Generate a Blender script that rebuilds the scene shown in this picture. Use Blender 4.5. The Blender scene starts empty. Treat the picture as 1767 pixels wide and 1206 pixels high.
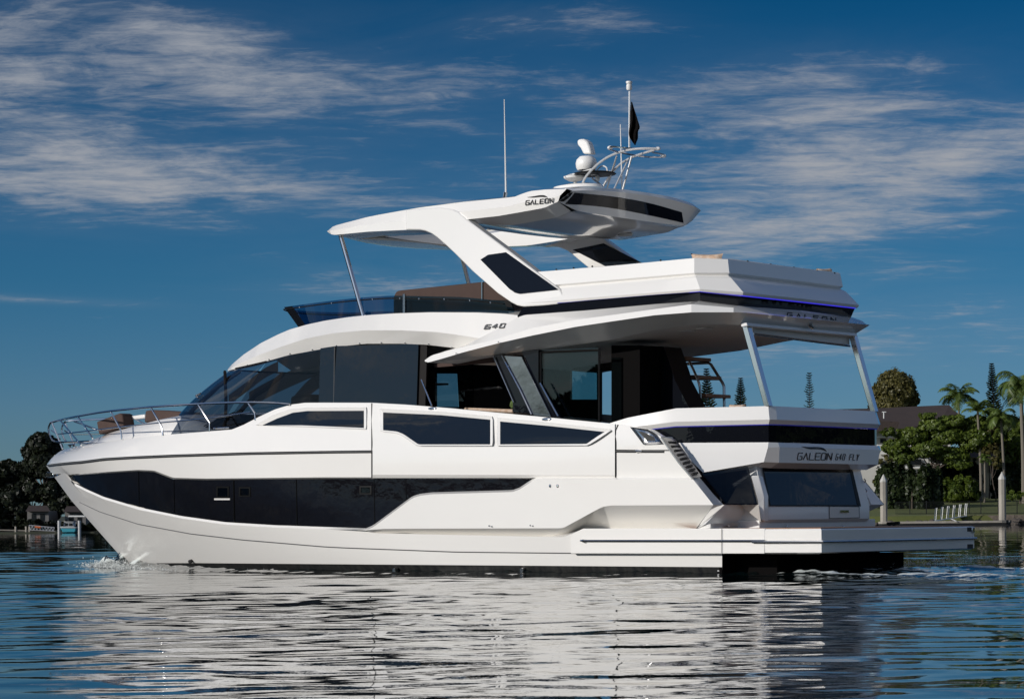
import bpy, bmesh, math, random
import numpy as np
from mathutils import Vector, Matrix
random.seed(7); RNG = np.random.default_rng(11)
R = math.radians
C = bpy.context.scene.collection
SC = bpy.context.scene

# ------------------------------------------------------------------ camera
# world axes are the yacht's: X runs aft, Y to starboard, Z up, water at Z = 0
FOC, PSI = 4469.0, 0.6815                 # focal length for a 1767 px wide frame, heading
CX, CY, CH = 41.5747, -35.8461, 0.8721    # where the photographer stood
ROLL, VH = 0.00956, 897.99
_c, _s = math.cos(PSI), math.sin(PSI)
RT = np.array([_c, _s, 0.]); FW = np.array([-_s, _c, 0.]); UP = np.array([0., 0., 1.])
CAM = np.array([CX, CY, CH])
cam = bpy.data.cameras.new('camera'); camo = bpy.data.objects.new('camera', cam); C.objects.link(camo)
cr, sr = math.cos(ROLL), math.sin(ROLL)
ax = RT*cr - UP*sr; ay = RT*sr + UP*cr; az = -FW
camo.matrix_world = Matrix(((ax[0], ay[0], az[0], CX), (ax[1], ay[1], az[1], CY), (ax[2], ay[2], az[2], CH), (0, 0, 0, 1)))
cam.sensor_fit = 'HORIZONTAL'; cam.sensor_width = 36; cam.lens = 36*FOC/1767
cam.shift_x = 0; cam.shift_y = (VH-603)/1767
cam.clip_start = 0.5; cam.clip_end = 6000
SC.camera = camo

# ------------------------------------------------------------------ sky and sun
SUN_EL, SUN_AZ = R(20), np.array([-0.36, -0.93])      # toward the sun, low over the port quarter
sv = Vector((SUN_AZ[0]*math.cos(SUN_EL), SUN_AZ[1]*math.cos(SUN_EL), math.sin(SUN_EL))).normalized()
sun = bpy.data.lights.new('sun', 'SUN'); suno = bpy.data.objects.new('sun', sun); C.objects.link(suno)
sun.energy = 3.4; sun.angle = R(0.53); sun.color = (1.0, 0.955, 0.905)
suno.rotation_euler = sv.to_track_quat('Z', 'Y').to_euler(); suno.location = (0, -20, 40)
W = bpy.data.worlds.new('World'); SC.world = W; W.use_nodes = True
def build_world():
    nt = W.node_tree; N = nt.nodes; L = nt.links; N.clear()
    out = N.new('ShaderNodeOutputWorld'); bg = N.new('ShaderNodeBackground'); L.new(bg.outputs[0], out.inputs[0])
    bg.inputs[1].default_value = 0.10
    sky = N.new('ShaderNodeTexSky'); sky.sky_type = 'NISHITA'; sky.sun_disc = False
    sky.sun_elevation = SUN_EL; sky.sun_rotation = math.atan2(SUN_AZ[0], SUN_AZ[1])
    sky.air_density = 1.0; sky.dust_density = 0.2; sky.ozone_density = 3.0; sky.altitude = 0
    tc = N.new('ShaderNodeTexCoord'); sep = N.new('ShaderNodeSeparateXYZ'); L.new(tc.outputs['Generated'], sep.inputs[0])
    # polarised clear air: the low band opposite the camera is deepened by elevation
    ramp = N.new('ShaderNodeValToRGB'); cr_ = ramp.color_ramp; L.new(sep.outputs[2], ramp.inputs[0])
    stops = SKY_TINT
    cr_.elements[0].position = stops[0][0]; cr_.elements[0].color = (*stops[0][1], 1)
    cr_.elements[1].position = stops[-1][0]; cr_.elements[1].color = (*stops[-1][1], 1)
    for p, c in stops[1:-1]:
        e = cr_.elements.new(p); e.color = (*c, 1)
    mul = N.new('ShaderNodeMix'); mul.data_type = 'RGBA'; mul.blend_type = 'MULTIPLY'; mul.inputs[0].default_value = 1
    L.new(sky.outputs[0], mul.inputs[6]); L.new(ramp.outputs[0], mul.inputs[7])
    dv = N.new('ShaderNodeVectorMath'); dv.operation = 'DOT_PRODUCT'; L.new(tc.outputs['Generated'], dv.inputs[0]); dv.inputs[1].default_value = tuple(FW)
    away = N.new('ShaderNodeMapRange'); away.interpolation_type = 'SMOOTHSTEP'; away.inputs['From Min'].default_value = 0.93; away.inputs['From Max'].default_value = 0.45; L.new(dv.outputs['Value'], away.inputs['Value'])
    tm = N.new('ShaderNodeMix'); tm.data_type = 'RGBA'; L.new(away.outputs[0], tm.inputs[0]); L.new(ramp.outputs[0], tm.inputs[6]); tm.inputs[7].default_value = (0.42, 0.52, 0.64, 1); L.new(tm.outputs[2], mul.inputs[7])
    # thin high cloud: direction projected on a layer overhead
    def math_(op, a, b=None, clamp=False):
        m = N.new('ShaderNodeMath'); m.operation = op; m.use_clamp = clamp
        for i, x in enumerate((a, b)):
            if x is None: continue
            if isinstance(x, (int, float)): m.inputs[i].default_value = x
            else: L.new(x, m.inputs[i])
        return m.outputs[0]
    # azimuth about the view heading and elevation, in degrees
    fx = N.new('ShaderNodeVectorMath'); fx.operation = 'DOT_PRODUCT'; L.new(tc.outputs['Generated'], fx.inputs[0]); fx.inputs[1].default_value = tuple(RT)
    fy = N.new('ShaderNodeVectorMath'); fy.operation = 'DOT_PRODUCT'; L.new(tc.outputs['Generated'], fy.inputs[0]); fy.inputs[1].default_value = tuple(FW)
    az_ = math_('MULTIPLY', math_('ARCTAN2', fx.outputs['Value'], fy.outputs['Value']), 57.2958)
    el_ = math_('MULTIPLY', math_('ARCSINE', sep.outputs[2]), 57.2958)
    zs = math_('ADD', sep.outputs[2], 0.07)
    px = math_('DIVIDE', fx.outputs['Value'], zs); py = math_('DIVIDE', fy.outputs['Value'], zs)
    cmb = N.new('ShaderNodeCombineXYZ'); L.new(px, cmb.inputs[0]); L.new(py, cmb.inputs[1])
    def noise(scale, detail, rough, dist=0, sx=1, sy=1, rot=0, off=(0, 0, 0)):
        mp = N.new('ShaderNodeMapping'); mp.inputs['Scale'].default_value = (sx, sy, 1); mp.inputs['Rotation'].default_value = (0, 0, rot); mp.inputs['Location'].default_value = off
        L.new(cmb.outputs[0], mp.inputs[0])
        n = N.new('ShaderNodeTexNoise'); n.inputs['Scale'].default_value = scale; n.inputs['Detail'].default_value = detail
        n.inputs['Roughness'].default_value = rough; n.inputs['Distortion'].default_value = dist
        L.new(mp.outputs[0], n.inputs[0]); return n.outputs[0]
    def blob(a0, e0, sa, se, amp, tilt=0.0):
        da = math_('SUBTRACT', az_, a0); de = math_('SUBTRACT', math_('SUBTRACT', el_, e0), math_('MULTIPLY', da, tilt))
        q = math_('ADD', math_('POWER', math_('DIVIDE', math_('ABSOLUTE', da), sa), 2.0), math_('POWER', math_('DIVIDE', math_('ABSOLUTE', de), se), 2.0))
        return math_('MULTIPLY', math_('EXPONENT', math_('MULTIPLY', q, -1.0)), amp)
    mask = None
    for bl in CLOUD_BLOBS:
        m = blob(*bl); mask = m if mask is None else math_('ADD', mask, m)
    veil_m = mask
    mask = math_('ADD', mask, math_('MULTIPLY', away.outputs[0], 0.5))
    n1 = noise(2.6, 8, 0.62, 0.5, 1.0, 1.0, 0.3, (3.1, 1.7, 0)); n2 = noise(9.0, 8, 0.68, 0.5, 1.0, 1.7, -0.25, (0.4, 5.2, 0))
    nn = math_('ADD', math_('MULTIPLY', n1, 0.60), math_('MULTIPLY', n2, 0.40))
    # cloud = smooth threshold of noise shifted by the mask
    val = math_('MULTIPLY', math_('ADD', math_('SUBTRACT', nn, 0.60), math_('MULTIPLY', mask, 0.22)), 3.6, True)
    sm = math_('MULTIPLY', math_('MULTIPLY', val, val), math_('SUBTRACT', 3.0, math_('MULTIPLY', val, 2.0)))
    fine = noise(16.0, 6, 0.7, 0.4, 1, 1, 0.2)
    sm = math_('MULTIPLY', math_('MULTIPLY', sm, math_('ADD', 0.62, math_('MULTIPLY', fine, 0.7))), CLOUD_OP, True)
    sm = math_('ADD', sm, math_('MULTIPLY', math_('MULTIPLY', veil_m, 0.42), math_('SUBTRACT', n1, 0.22)), True)
    # banks of cumulus low in the rest of the sky
    mp3 = N.new('ShaderNodeMapping'); mp3.inputs['Scale'].default_value = (1, 1, 2.6); L.new(tc.outputs['Generated'], mp3.inputs[0])
    n3 = N.new('ShaderNodeTexNoise'); n3.inputs['Scale'].default_value = 7.0; n3.inputs['Detail'].default_value = 7; n3.inputs['Roughness'].default_value = 0.55; L.new(mp3.outputs[0], n3.inputs[0])
    bank = math_('MULTIPLY', math_('MULTIPLY', math_('SUBTRACT', n3.outputs[0], 0.53), 8.0, True), away.outputs[0])
    sm = math_('MAXIMUM', sm, bank)
    mix = N.new('ShaderNodeMix'); mix.data_type = 'RGBA'; L.new(sm, mix.inputs[0]); L.new(mul.outputs[2], mix.inputs[6])
    cm = N.new('ShaderNodeMix'); cm.data_type = 'RGBA'; L.new(away.outputs[0], cm.inputs[0]); cm.inputs[6].default_value = (*CLOUD_COL, 1); cm.inputs[7].default_value = (6.6, 6.5, 6.6, 1); L.new(cm.outputs[2], mix.inputs[7])
    L.new(mix.outputs[2], bg.inputs[0])
# tint by sin(elevation): horizon .. top of the frame .. zenith
SKY_TINT = [(0.0, (0.25, 0.40, 0.64)), (0.046, (0.185, 0.355, 0.61)), (0.095, (0.088, 0.295, 0.50)), (0.20, (0.009, 0.19, 0.34)), (0.45, (0.25, 0.42, 0.60)), (0.75, (0.7, 0.8, 0.9))]
CLOUD_BLOBS = [(-9.6, 9.9, 5.0, 2.0, 0.92), (-9.8, 7.4, 4.6, 0.95, 0.95), (-5.2, 9.6, 4.2, 1.1, 0.72, -.10), (-4.6, 7.3, 4.0, 0.7, 0.55, -.04), (0.5, 10.9, 3.0, 0.5, 0.55), (5.5, 9.3, 4.6, 0.9, 0.80, 0.04), (6.5, 7.6, 5.8, 1.4, 0.86, 0.05), (4.5, 5.8, 4.8, 1.0, 0.78), (9.6, 7.6, 3.4, 1.0, 0.75, .1), (-2.6, 5.2, 3.4, 0.8, 0.55), (-10.6, 4.9, 2.4, .10, .85, -.04), (8.8, 4.0, 4.8, .8, .62), (2.5, 3.4, 4.5, .5, .48)]
CLOUD_COL = (3.3, 3.5, 3.9); CLOUD_OP = 0.80
build_world()
SC.view_settings.view_transform = 'Standard'; SC.view_settings.look = 'None'; SC.view_settings.exposure = 0; SC.view_settings.gamma = 1
SC.cycles.use_denoising = True; SC.cycles.max_bounces = 12; SC.cycles.transparent_max_bounces = 32
SC.cycles.caustics_reflective = True; SC.cycles.caustics_refractive = False; SC.cycles.blur_glossy = 1.0
SC.cycles.sample_clamp_indirect = 12.0

# ------------------------------------------------------------------ points from the photograph's sight lines onto the yacht's own planes
def ray(u, v):
    a, b = u-883.5, v-VH
    return FW*FOC + RT*(a*cr-b*sr) - UP*(a*sr+b*cr)
def PY(u, v, y): d = ray(u, v); return CAM + d*((y-CY)/d[1])
def PX(u, v, x): d = ray(u, v); return CAM + d*((x-CX)/d[0])
def PZ(u, v, z): d = ray(u, v); return CAM + d*((z-CH)/d[2])
def PD(u, v, D): d = ray(u, v); return CAM + d*(D/FOC)
def proj(P):
    d = np.array(P, float)-CAM; f = d@FW; a = FOC*(d@RT)/f; b = -FOC*d[2]/f
    return 883.5+a*cr+b*sr, VH-a*sr+b*cr

# ------------------------------------------------------------------ materials
def mat(name, col, rough=0.5, metal=0.0, spec=0.5, coat=0.0, bump=None, var=None, emit=None, ior=None):
    m = bpy.data.materials.new(name); m.use_nodes = True; nt = m.node_tree; N, L = nt.nodes, nt.links
    b = N['Principled BSDF']; b.inputs['Base Color'].default_value = (*col, 1); b.inputs['Roughness'].default_value = rough
    b.inputs['Metallic'].default_value = metal; b.inputs['Specular IOR Level'].default_value = spec; b.inputs['Coat Weight'].default_value = coat
    b.inputs['Coat Roughness'].default_value = 0.04
    if ior: b.inputs['IOR'].default_value = ior
    if emit: b.inputs['Emission Color'].default_value = (*emit[0], 1); b.inputs['Emission Strength'].default_value = emit[1]
    tc = N.new('ShaderNodeTexCoord')
    if var:       # (scale, amount, second colour, stretch)
        n = N.new('ShaderNodeTexNoise'); n.inputs['Scale'].default_value = var[0]; n.inputs['Detail'].default_value = 6; n.inputs['Roughness'].default_value = 0.6
        mp = N.new('ShaderNodeMapping'); L.new(tc.outputs['Object'], mp.inputs[0]); mp.inputs['Scale'].default_value = var[3] if len(var) > 3 else (1, 1, 1)
        L.new(mp.outputs[0], n.inputs[0])
        r = N.new('ShaderNodeValToRGB'); r.color_ramp.elements[0].position = 0.35; r.color_ramp.elements[1].position = 0.68
        r.color_ramp.elements[0].color = (*col, 1); r.color_ramp.elements[1].color = (*[col[i]*(1-var[1])+var[2][i]*var[1] for i in range(3)], 1)
        L.new(n.outputs[0], r.inputs[0]); L.new(r.outputs[0], b.inputs['Base Color'])
    if bump:      # (scale, strength, distance)
        n = N.new('ShaderNodeTexNoise'); n.inputs['Scale'].default_value = bump[0]; n.inputs['Detail'].default_value = 5
        L.new(tc.outputs['Object'], n.inputs[0]); bp = N.new('ShaderNodeBump'); bp.inputs['Strength'].default_value = bump[1]; bp.inputs['Distance'].default_value = bump[2]
        L.new(n.outputs[0], bp.inputs['Height']); L.new(bp.outputs[0], b.inputs['Normal'])
    return m
def glass_mat(name, tint, refl=1.0, rough=0.01, body=None, bodyf=0.0):
    """thin tinted pane: tinted see-through + Schlick mirror, same from both sides"""
    m = bpy.data.materials.new(name); m.use_nodes = True; nt = m.node_tree; N, L = nt.nodes, nt.links; N.clear()
    out = N.new('ShaderNodeOutputMaterial'); geo = N.new('ShaderNodeNewGeometry')
    dt = N.new('ShaderNodeVectorMath'); dt.operation = 'DOT_PRODUCT'; L.new(geo.outputs['Normal'], dt.inputs[0]); L.new(geo.outputs['Incoming'], dt.inputs[1])
    def M(op, a, b=None):
        n = N.new('ShaderNodeMath'); n.operation = op; n.use_clamp = op != 'ABSOLUTE'
        for i, x in enumerate((a, b)):
            if x is None: continue
            if isinstance(x, (int, float)): n.inputs[i].default_value = x
            else: L.new(x, n.inputs[i])
        return n.outputs[0]
    k = M('ADD', 0.045*refl, M('MULTIPLY', 0.95, M('POWER', M('SUBTRACT', 1.0, M('ABSOLUTE', dt.outputs['Value'])), 5.0)))
    tr = N.new('ShaderNodeBsdfTransparent'); tr.inputs[0].default_value = (*tint, 1)
    gl = N.new('ShaderNodeBsdfGlossy'); gl.inputs[0].default_value = (1, 1, 1, 1); gl.inputs['Roughness'].default_value = rough
    df = N.new('ShaderNodeBsdfDiffuse'); df.inputs[0].default_value = (*(body or (0.02, 0.02, 0.02)), 1)
    m1 = N.new('ShaderNodeMixShader'); m1.inputs[0].default_value = bodyf; L.new(tr.outputs[0], m1.inputs[1]); L.new(df.outputs[0], m1.inputs[2])
    m2 = N.new('ShaderNodeMixShader'); L.new(k, m2.inputs[0]); L.new(m1.outputs[0], m2.inputs[1]); L.new(gl.outputs[0], m2.inputs[2]); L.new(m2.outputs[0], out.inputs[0])
    return m
M = {}
M['gel'] = mat('gelcoat_white', (0.83, 0.81, 0.77), 0.20, 0, 0.5, 0.9, bump=(0.6, 0.10, 0.02), var=(0.5, 0.35, (0.79, 0.775, 0.73)))
M['gel2'] = mat('gelcoat_cool', (0.76, 0.755, 0.74), 0.25, 0, 0.5, 0.3, var=(0.8, 0.3, (0.70, 0.69, 0.67)))
M['boot'] = mat('antifouling', (0.012, 0.013, 0.015), 0.55, var=(5.0, 0.8, (0.05, 0.05, 0.045), (2.5, 1, 0.25)))
M['dark'] = mat('dark_glass', (0.006, 0.007, 0.010), 0.01, 0, 0.32, 0.0, bump=(1.1, 0.25, 0.012))
M['salonglass'] = mat('saloon_mirror_glass', (0.004, 0.005, 0.006), 0.012, 0, 0.75, 0.0, bump=(0.9, 0.35, 0.012))
M['hullglass'] = mat('hull_glass', (0.006, 0.006, 0.008), 0.015, 0, 0.42, 0.0, bump=(2.6, 0.55, 0.03))
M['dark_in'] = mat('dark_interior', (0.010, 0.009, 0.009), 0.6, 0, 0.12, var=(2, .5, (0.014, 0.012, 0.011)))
M['seam'] = mat('black_seal', (0.006, 0.006, 0.006), 0.5, 0, 0.2)
M['steel'] = mat('polished_steel', (0.72, 0.72, 0.72), 0.10, 1.0)
M['steel2'] = mat('brushed_steel', (0.55, 0.55, 0.54), 0.25, 1.0, var=(3, .6, (.40, .40, .40)))
M['rail'] = mat('dull_rail', (0.16, 0.16, 0.155), 0.35, 0.4)
M['line'] = mat('grey_line', (0.10, 0.10, 0.10), 0.35)
M['brown'] = mat('brown_canvas', (0.062, 0.036, 0.028), 0.85, bump=(60, .3, .004), var=(6, .4, (0.048, 0.028, 0.022)))
M['teak'] = mat('teak', (0.30, 0.16, 0.09), 0.6, var=(9, .5, (0.20, 0.10, 0.055), (1, 8, 1)))
M['led'] = mat('blue_led', (0.01, 0.01, 0.3), 0.4, emit=((0.05, 0.03, 1.0), 0.75))
M['led2'] = mat('blue_led_dim', (0.01, 0.01, 0.25), 0.4, emit=((0.03, 0.02, 0.5), 0.16))
M['white'] = mat('white_plastic', (0.78, 0.77, 0.74), 0.4, var=(4, .3, (.70, .69, .66)))
M['black'] = mat('black_rubber', (0.01, 0.01, 0.01), 0.6)
M['cloth'] = mat('black_cloth', (0.005, 0.0045, 0.0045), 0.95, 0, 0.06)
M['ceil'] = mat('ceiling_panel', (0.80, 0.79, 0.76), 0.55, var=(.9, .3, (.72, .71, .68)))
M['blind'] = mat('grey_blind', (0.45, 0.44, 0.42), 0.8)
M['cush'] = mat('beige_cushion', (0.45, 0.30, 0.20), 0.9, var=(14, .9, (0.62, 0.50, 0.40)), bump=(40, .4, .01))
M['curtain'] = mat('dark_curtain', (0.05, 0.04, 0.045), 0.8, bump=(20, .5, .03))
M['glass'] = glass_mat('tinted_glass', (0.40, 0.43, 0.47), 0.55)
M['glass_salon'] = glass_mat('salon_glass', (0.16, 0.17, 0.18), 1.2)
M['glass_dk'] = glass_mat('aft_glass', (0.55, 0.68, 0.70), 0.8)
M['glass_clear'] = glass_mat('clear_glass', (0.72, 0.84, 0.84), 0.8)
M['polish'] = mat('mirror_panel', (0.42, 0.41, 0.40), 0.12, 1.0, bump=(1.2, .2, .03), var=(3.5, .7, (.25, .24, .23)))
M['steelw'] = mat('white_tube', (0.72, 0.71, 0.69), 0.25, 0.5)
M['foam'] = mat('foam', (0.70, 0.73, 0.71), 0.7)
M['leafy'] = mat('plant_leaf', (0.08, 0.13, 0.02), 0.6)
M['orange'] = mat('orange_kayak', (0.5, 0.12, 0.03), 0.4)
M['paintsh'] = mat('white_paint_shaded', (0.42, 0.43, 0.43), 0.5)  # white paint darkened to carry the left shore's shade
M['glass_blue'] = glass_mat('blue_screen_glass', (0.10, 0.26, 0.40), 0.6)

# ------------------------------------------------------------------ mesh builder
def tagit(o, label=None, cat=None, group=None, kind=None):
    if label: o['label'] = label
    if cat: o['category'] = cat
    if group: o['group'] = group
    if kind: o['kind'] = kind
    return o
def empty(name, loc, label, cat, group=None):
    o = bpy.data.objects.new(name, None); C.objects.link(o); o.location = Vector([float(x) for x in loc]); o.empty_display_size = .3
    return tagit(o, label, cat, group)
class MB:
    def __init__(s): s.v = []; s.f = []
    def add(s, vs, fs):
        n = len(s.v); s.v += [tuple(float(c) for c in v) for v in vs]; s.f += [tuple(i+n for i in f) for f in fs]; return s
    def loft(s, rows, closed=False):
        n = len(rows[0]); vs = [p for r in rows for p in r]; fs = []
        for i in range(len(rows)-1):
            for j in range(n if closed else n-1):
                k = (j+1) % n
                fs.append((i*n+j, i*n+k, (i+1)*n+k, (i+1)*n+j))
        return s.add(vs, fs)
    def prism(s, out, vec):
        out = [np.array(p, float) for p in out]; n = len(out); vec = np.array(vec, float)
        vs = out + [p+vec for p in out]
        fs = [tuple(range(n)), tuple(range(2*n-1, n-1, -1))] + [(i, (i+1) % n, n+(i+1) % n, n+i) for i in range(n)]
        return s.add(vs, fs)
    def box(s, lo, hi):
        x0, y0, z0 = lo; x1, y1, z1 = hi
        return s.prism([(x0, y0, z0), (x1, y0, z0), (x1, y1, z0), (x0, y1, z0)], (0, 0, z1-z0))
    def tube(s, pts, r, n=8, cap=True):
        pts = [Vector([float(c) for c in p]) for p in pts]; rings = []; m = len(pts)
        rr = r if isinstance(r, (list, tuple)) else [r]*m
        up = None
        for i, p in enumerate(pts):
            t = (pts[min(i+1, m-1)]-pts[max(i-1, 0)]).normalized()
            if up is None: up = Vector((0, 0, 1)) if abs(t.z) < .9 else Vector((1, 0, 0))
            a = t.cross(up).normalized(); b = a.cross(t).normalized(); up = b
            rings.append([p+(a*math.cos(q)+b*math.sin(q))*rr[i] for q in [2*math.pi*k/n for k in range(n)]])
        base = len(s.v); s.loft(rings, True)
        if cap:
            s.f.append(tuple(base+k for k in range(n-1, -1, -1))); s.f.append(tuple(base+(m-1)*n+k for k in range(n)))
        return s
    def lathe(s, prof, c, n=20, sx=1, sy=1):
        rings = [[(c[0]+r*sx*math.cos(q), c[1]+r*sy*math.sin(q), c[2]+z) for q in [2*math.pi*k/n for k in range(n)]] for r, z in prof]
        base = len(s.v); s.loft(rings, True); m = len(prof)
        s.f.append(tuple(base+k for k in range(n-1, -1, -1))); s.f.append(tuple(base+(m-1)*n+k for k in range(n))); return s
    def ball(s, c, r, n=12, sq=(1, 1, 1)):
        prof = [(max(1e-3, math.sin(math.pi*i/n))*r, -math.cos(math.pi*i/n)*r*sq[2]) for i in range(n+1)]
        return s.lathe(prof, c, n+4, sq[0], sq[1])
    def mirror(s):
        if s.v and min(abs(v[1]) for v in s.v) > .03: s.twin = True; return s
        n = len(s.v); s.v += [(x, -y, z) for x, y, z in s.v]; s.f += [tuple(reversed([i+n for i in f])) for f in list(s.f)]; return s
    def build(s, name, m, parent=None, angle=32, bevel=0, weld=True, recalc=True):
        off = Vector((0, 0, 0))
        if parent is not None:
            off = Vector(parent.location); q = parent
            while q.parent is not None: q = q.parent; off += Vector(q.location)
        me = bpy.data.meshes.new(name)
        me.from_pydata([(x-off.x, y-off.y, z-off.z) for x, y, z in s.v], [], s.f)
        bm = bmesh.new(); bm.from_mesh(me)
        if weld: bmesh.ops.remove_doubles(bm, verts=bm.verts, dist=0.0004)
        if recalc: bmesh.ops.recalc_face_normals(bm, faces=bm.faces)
        big = [f for f in bm.faces if len(f.verts) > 4]
        if big: bmesh.ops.triangulate(bm, faces=big)
        bm.to_mesh(me); bm.free()
        me.polygons.foreach_set('use_smooth', [True]*len(me.polygons)); me.set_sharp_from_angle(angle=R(angle))
        me.materials.append(M[m] if isinstance(m, str) else m)
        o = bpy.data.objects.new(name, me); C.objects.link(o)
        if parent is not None: o.parent = parent
        if getattr(s, 'twin', False):      # the same piece on the starboard side, an object of its own
            t = MB(); t.v = [(x, -y, z) for x, y, z in s.v]; t.f = [tuple(reversed(f)) for f in s.f]; t.build(name, m, parent, angle, bevel, weld, recalc)
        if bevel:
            b = o.modifiers.new('bevel', 'BEVEL'); b.width = bevel; b.segments = 2; b.limit_method = 'ANGLE'; b.angle_limit = R(30); b.harden_normals = False
        return o
def resample(P, n):
    P = np.array(P, float); d = np.r_[0, np.cumsum(np.linalg.norm(np.diff(P, axis=0), axis=1))]
    t = np.linspace(0, d[-1], n); return np.stack([np.interp(t, d, P[:, k]) for k in range(P.shape[1])], 1)
def smooth(P, n):
    """Catmull-Rom through P, n points"""
    P = np.array(P, float); Q = np.vstack([2*P[0]-P[1], P, 2*P[-1]-P[-2]]); out = []; m = len(P)-1
    for t in np.linspace(0, m-1e-6, n):
        i = int(t); f = t-i; a, b, c, d = Q[i], Q[i+1], Q[i+2], Q[i+3]
        out.append(.5*((2*b)+(-a+c)*f+(2*a-5*b+4*c-d)*f*f+(-a+3*b-3*c+d)*f**3))
    return np.array(out)
def Lu(pts, us, f):
    """image polyline [(u,v,extra)] sampled at columns us and dropped on a surface by f(u,v,extra)"""
    P = np.array(pts, float); return [f(u, np.interp(u, P[:, 0], P[:, 1]), np.interp(u, P[:, 0], P[:, 2])) for u in us]
def LP(pts): return [PY(u, v, y) for u, v, y in pts]
def outl(pts, y): return [PY(u, v, y) for u, v in pts]

from mathutils.bvhtree import BVHTree
def caster(*objs, off=.008):
    """where a sight line first meets the given meshes, lifted off the surface a little"""
    vs, fs = [], []
    for o in objs:
        loc = np.array(o.location); q = o.parent
        while q is not None: loc = loc+np.array(q.location); q = q.parent
        n = len(vs); vs += [tuple(np.array(v.co)+loc) for v in o.data.vertices]; fs += [tuple(i+n for i in p.vertices) for p in o.data.polygons]
    tree_ = BVHTree.FromPolygons(vs, fs)
    def f(u, v):
        d = ray(u, v); d = d/np.linalg.norm(d); h = tree_.ray_cast(Vector(CAM), Vector(d))
        if h[0] is None:
            n = tree_.find_nearest(Vector(PD(u, v, 42.)))[0]; return np.array(n)-d*off
        return np.array(h[0])-d*off
    return f
# ================================================================== THE YACHT
Y = empty('motor_yacht', (10, 0, 0), 'white three-deck flybridge motor yacht with dark windows, cruising across the calm water', 'yacht')

def stemX(z): return float(np.interp(z, [-.5, -.2, 0, .08, .16, .57, 1.42, 2.11, 2.25, 2.35, 2.45, 3.2], [4.2, 3.2, 2.68, 2.5, 2.30, 1.77, .72, 0, .12, .32, .62, 1.2]))
def bmax(z): return float(np.interp(z, [-.5, -.2, 0, .3, .8, 1.2, 2.0, 2.15, 2.6, 3.1], [1.5, 2.05, 2.30, 2.38, 2.45, 2.49, 2.53, 2.53, 2.43, 2.36]))
def hb(X, z):
    t = (X-stemX(z))/float(np.interp(z, [0, 2.1], [10.5, 9.5])); t = min(max(t, 0), 1)
    return bmax(z)*(1-(1-t)**float(np.interp(z, [0, 2.1], [1.75, 2.4])))
def H(u, v, d=0.0, lo=-2.9, hi=0.0):
    """where a sight line meets the port side of the hull, pushed out by d"""
    g = lambda y: (-y) - (hb(*[PY(u, v, y)[k] for k in (0, 2)])+d)
    ys = np.linspace(lo, hi, 90); gs = [g(y) for y in ys]
    for a, b, ga, gb in zip(ys[:-1], ys[1:], gs[:-1], gs[1:]):
        if ga > 0 >= gb:
            for _ in range(22):
                m = (a+b)/2
                if g(m) > 0: a = m
                else: b = m
            return PY(u, v, (a+b)/2)
    k = int(np.argmin(np.abs(gs))); return PY(u, v, ys[k])
NC = 200
def hull_row(stem_z, pts, uend=None, dd=None):
    """a long line of the hull from the stem to its last point"""
    P0 = np.array([stemX(stem_z), 0, stem_z]); u0 = proj(P0)[0]; pts = [(p[0], p[1], p[2] if len(p) > 2 else 0.) for p in pts if p[0] > u0+2]
    Pu = np.array([(u0, proj(P0)[1], pts[0][2])]+pts, float); ue = pts[-1][0]; f = np.linspace(0, 1, NC)
    us = u0+(ue-u0)*f; us = np.clip(us, u0, ue)
    rows = [P0]; u1 = pts[0][0]; d1 = pts[0][2]; P1 = H(u1, pts[0][1], d1)
    for u in us[1:]:
        if u < u1:
            f_ = (u-u0)/(u1-u0); z_ = P0[2]+(P1[2]-P0[2])*f_; x_ = stemX(z_)+(P1[0]-stemX(P1[2]))*f_; rows.append(np.array([x_, -(hb(x_, z_)+d1*f_), z_])); continue
        rows.append(H(u, np.interp(u, Pu[:, 0], Pu[:, 1]), np.interp(u, Pu[:, 0], Pu[:, 2])))
    return rows
rail_px = [(80, 803.5), (141, 797), (179, 792), (230, 789), (299, 786), (430, 782), (560, 779.7), (700, 778), (850, 777), (1000, 777), (1108, 778), (1157, 778)]
wtop = [(119, 821), (125.7, 820), (150, 818.5), (179, 816.7), (239, 813), (266, 814), (299, 826.6), (358, 828), (560, 825.7), (917, 826)]
wbot = [(119, 821.2), (125.7, 822), (131.6, 831), (149.5, 843), (179, 856), (239, 874), (313, 889), (388, 900), (478, 905.7), (560, 908.7), (635, 911), (645, 905), (700, 865), (709, 858), (722, 853), (745, 850.5), (885, 846.5), (895, 842), (917, 827)]
r0 = hull_row(2.11, rail_px)
r1 = hull_row(1.93, [(112, 817), (119, 818.5)]+[(u, v-2.5) for u, v in wtop[2:]]+[(930, 825), (1196, 826)])
r1i = hull_row(1.93, [(112, 817.5, 0), (119, 820, -.02)]+[(u, v, -.045) for u, v in wtop[1:]]+[(930, 825.3, 0), (1196, 826.3, 0)])
wob = [(112, 819), (119, 825), (126, 836), (149.5, 848), (179, 861), (239, 879), (313, 894), (388, 904.5), (478, 910), (560, 912.5), (632, 914.5), (645, 908.5), (705, 864), (712, 859), (725, 855), (745, 852.5), (885, 848.5), (897, 844), (921, 828.5), (935, 826.8), (1196, 827)]
rlip = hull_row(1.86, [(u, v-4 if u < 630 else v-3.5, -.045 if 124 < u < 920 else 0.0) for u, v in wob])
r2 = hull_row(1.84, [(u, v, 0 if u < 632 else .07) for u, v in wob])
c1 = hull_row(1.40, [(112, 840), (126, 847), (149.5, 858), (179, 870), (239, 888), (313, 903), (388, 909.5), (478, 912), (560, 913.2), (630, 915.2, 0), (642, 912.3, .07), (700, 911.8, .07), (968, 911, .09), (975, 909, .09), (1030, 879, .09), (1040, 874, .09), (1055, 871.8, .09), (1231, 871, .09)])
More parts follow.
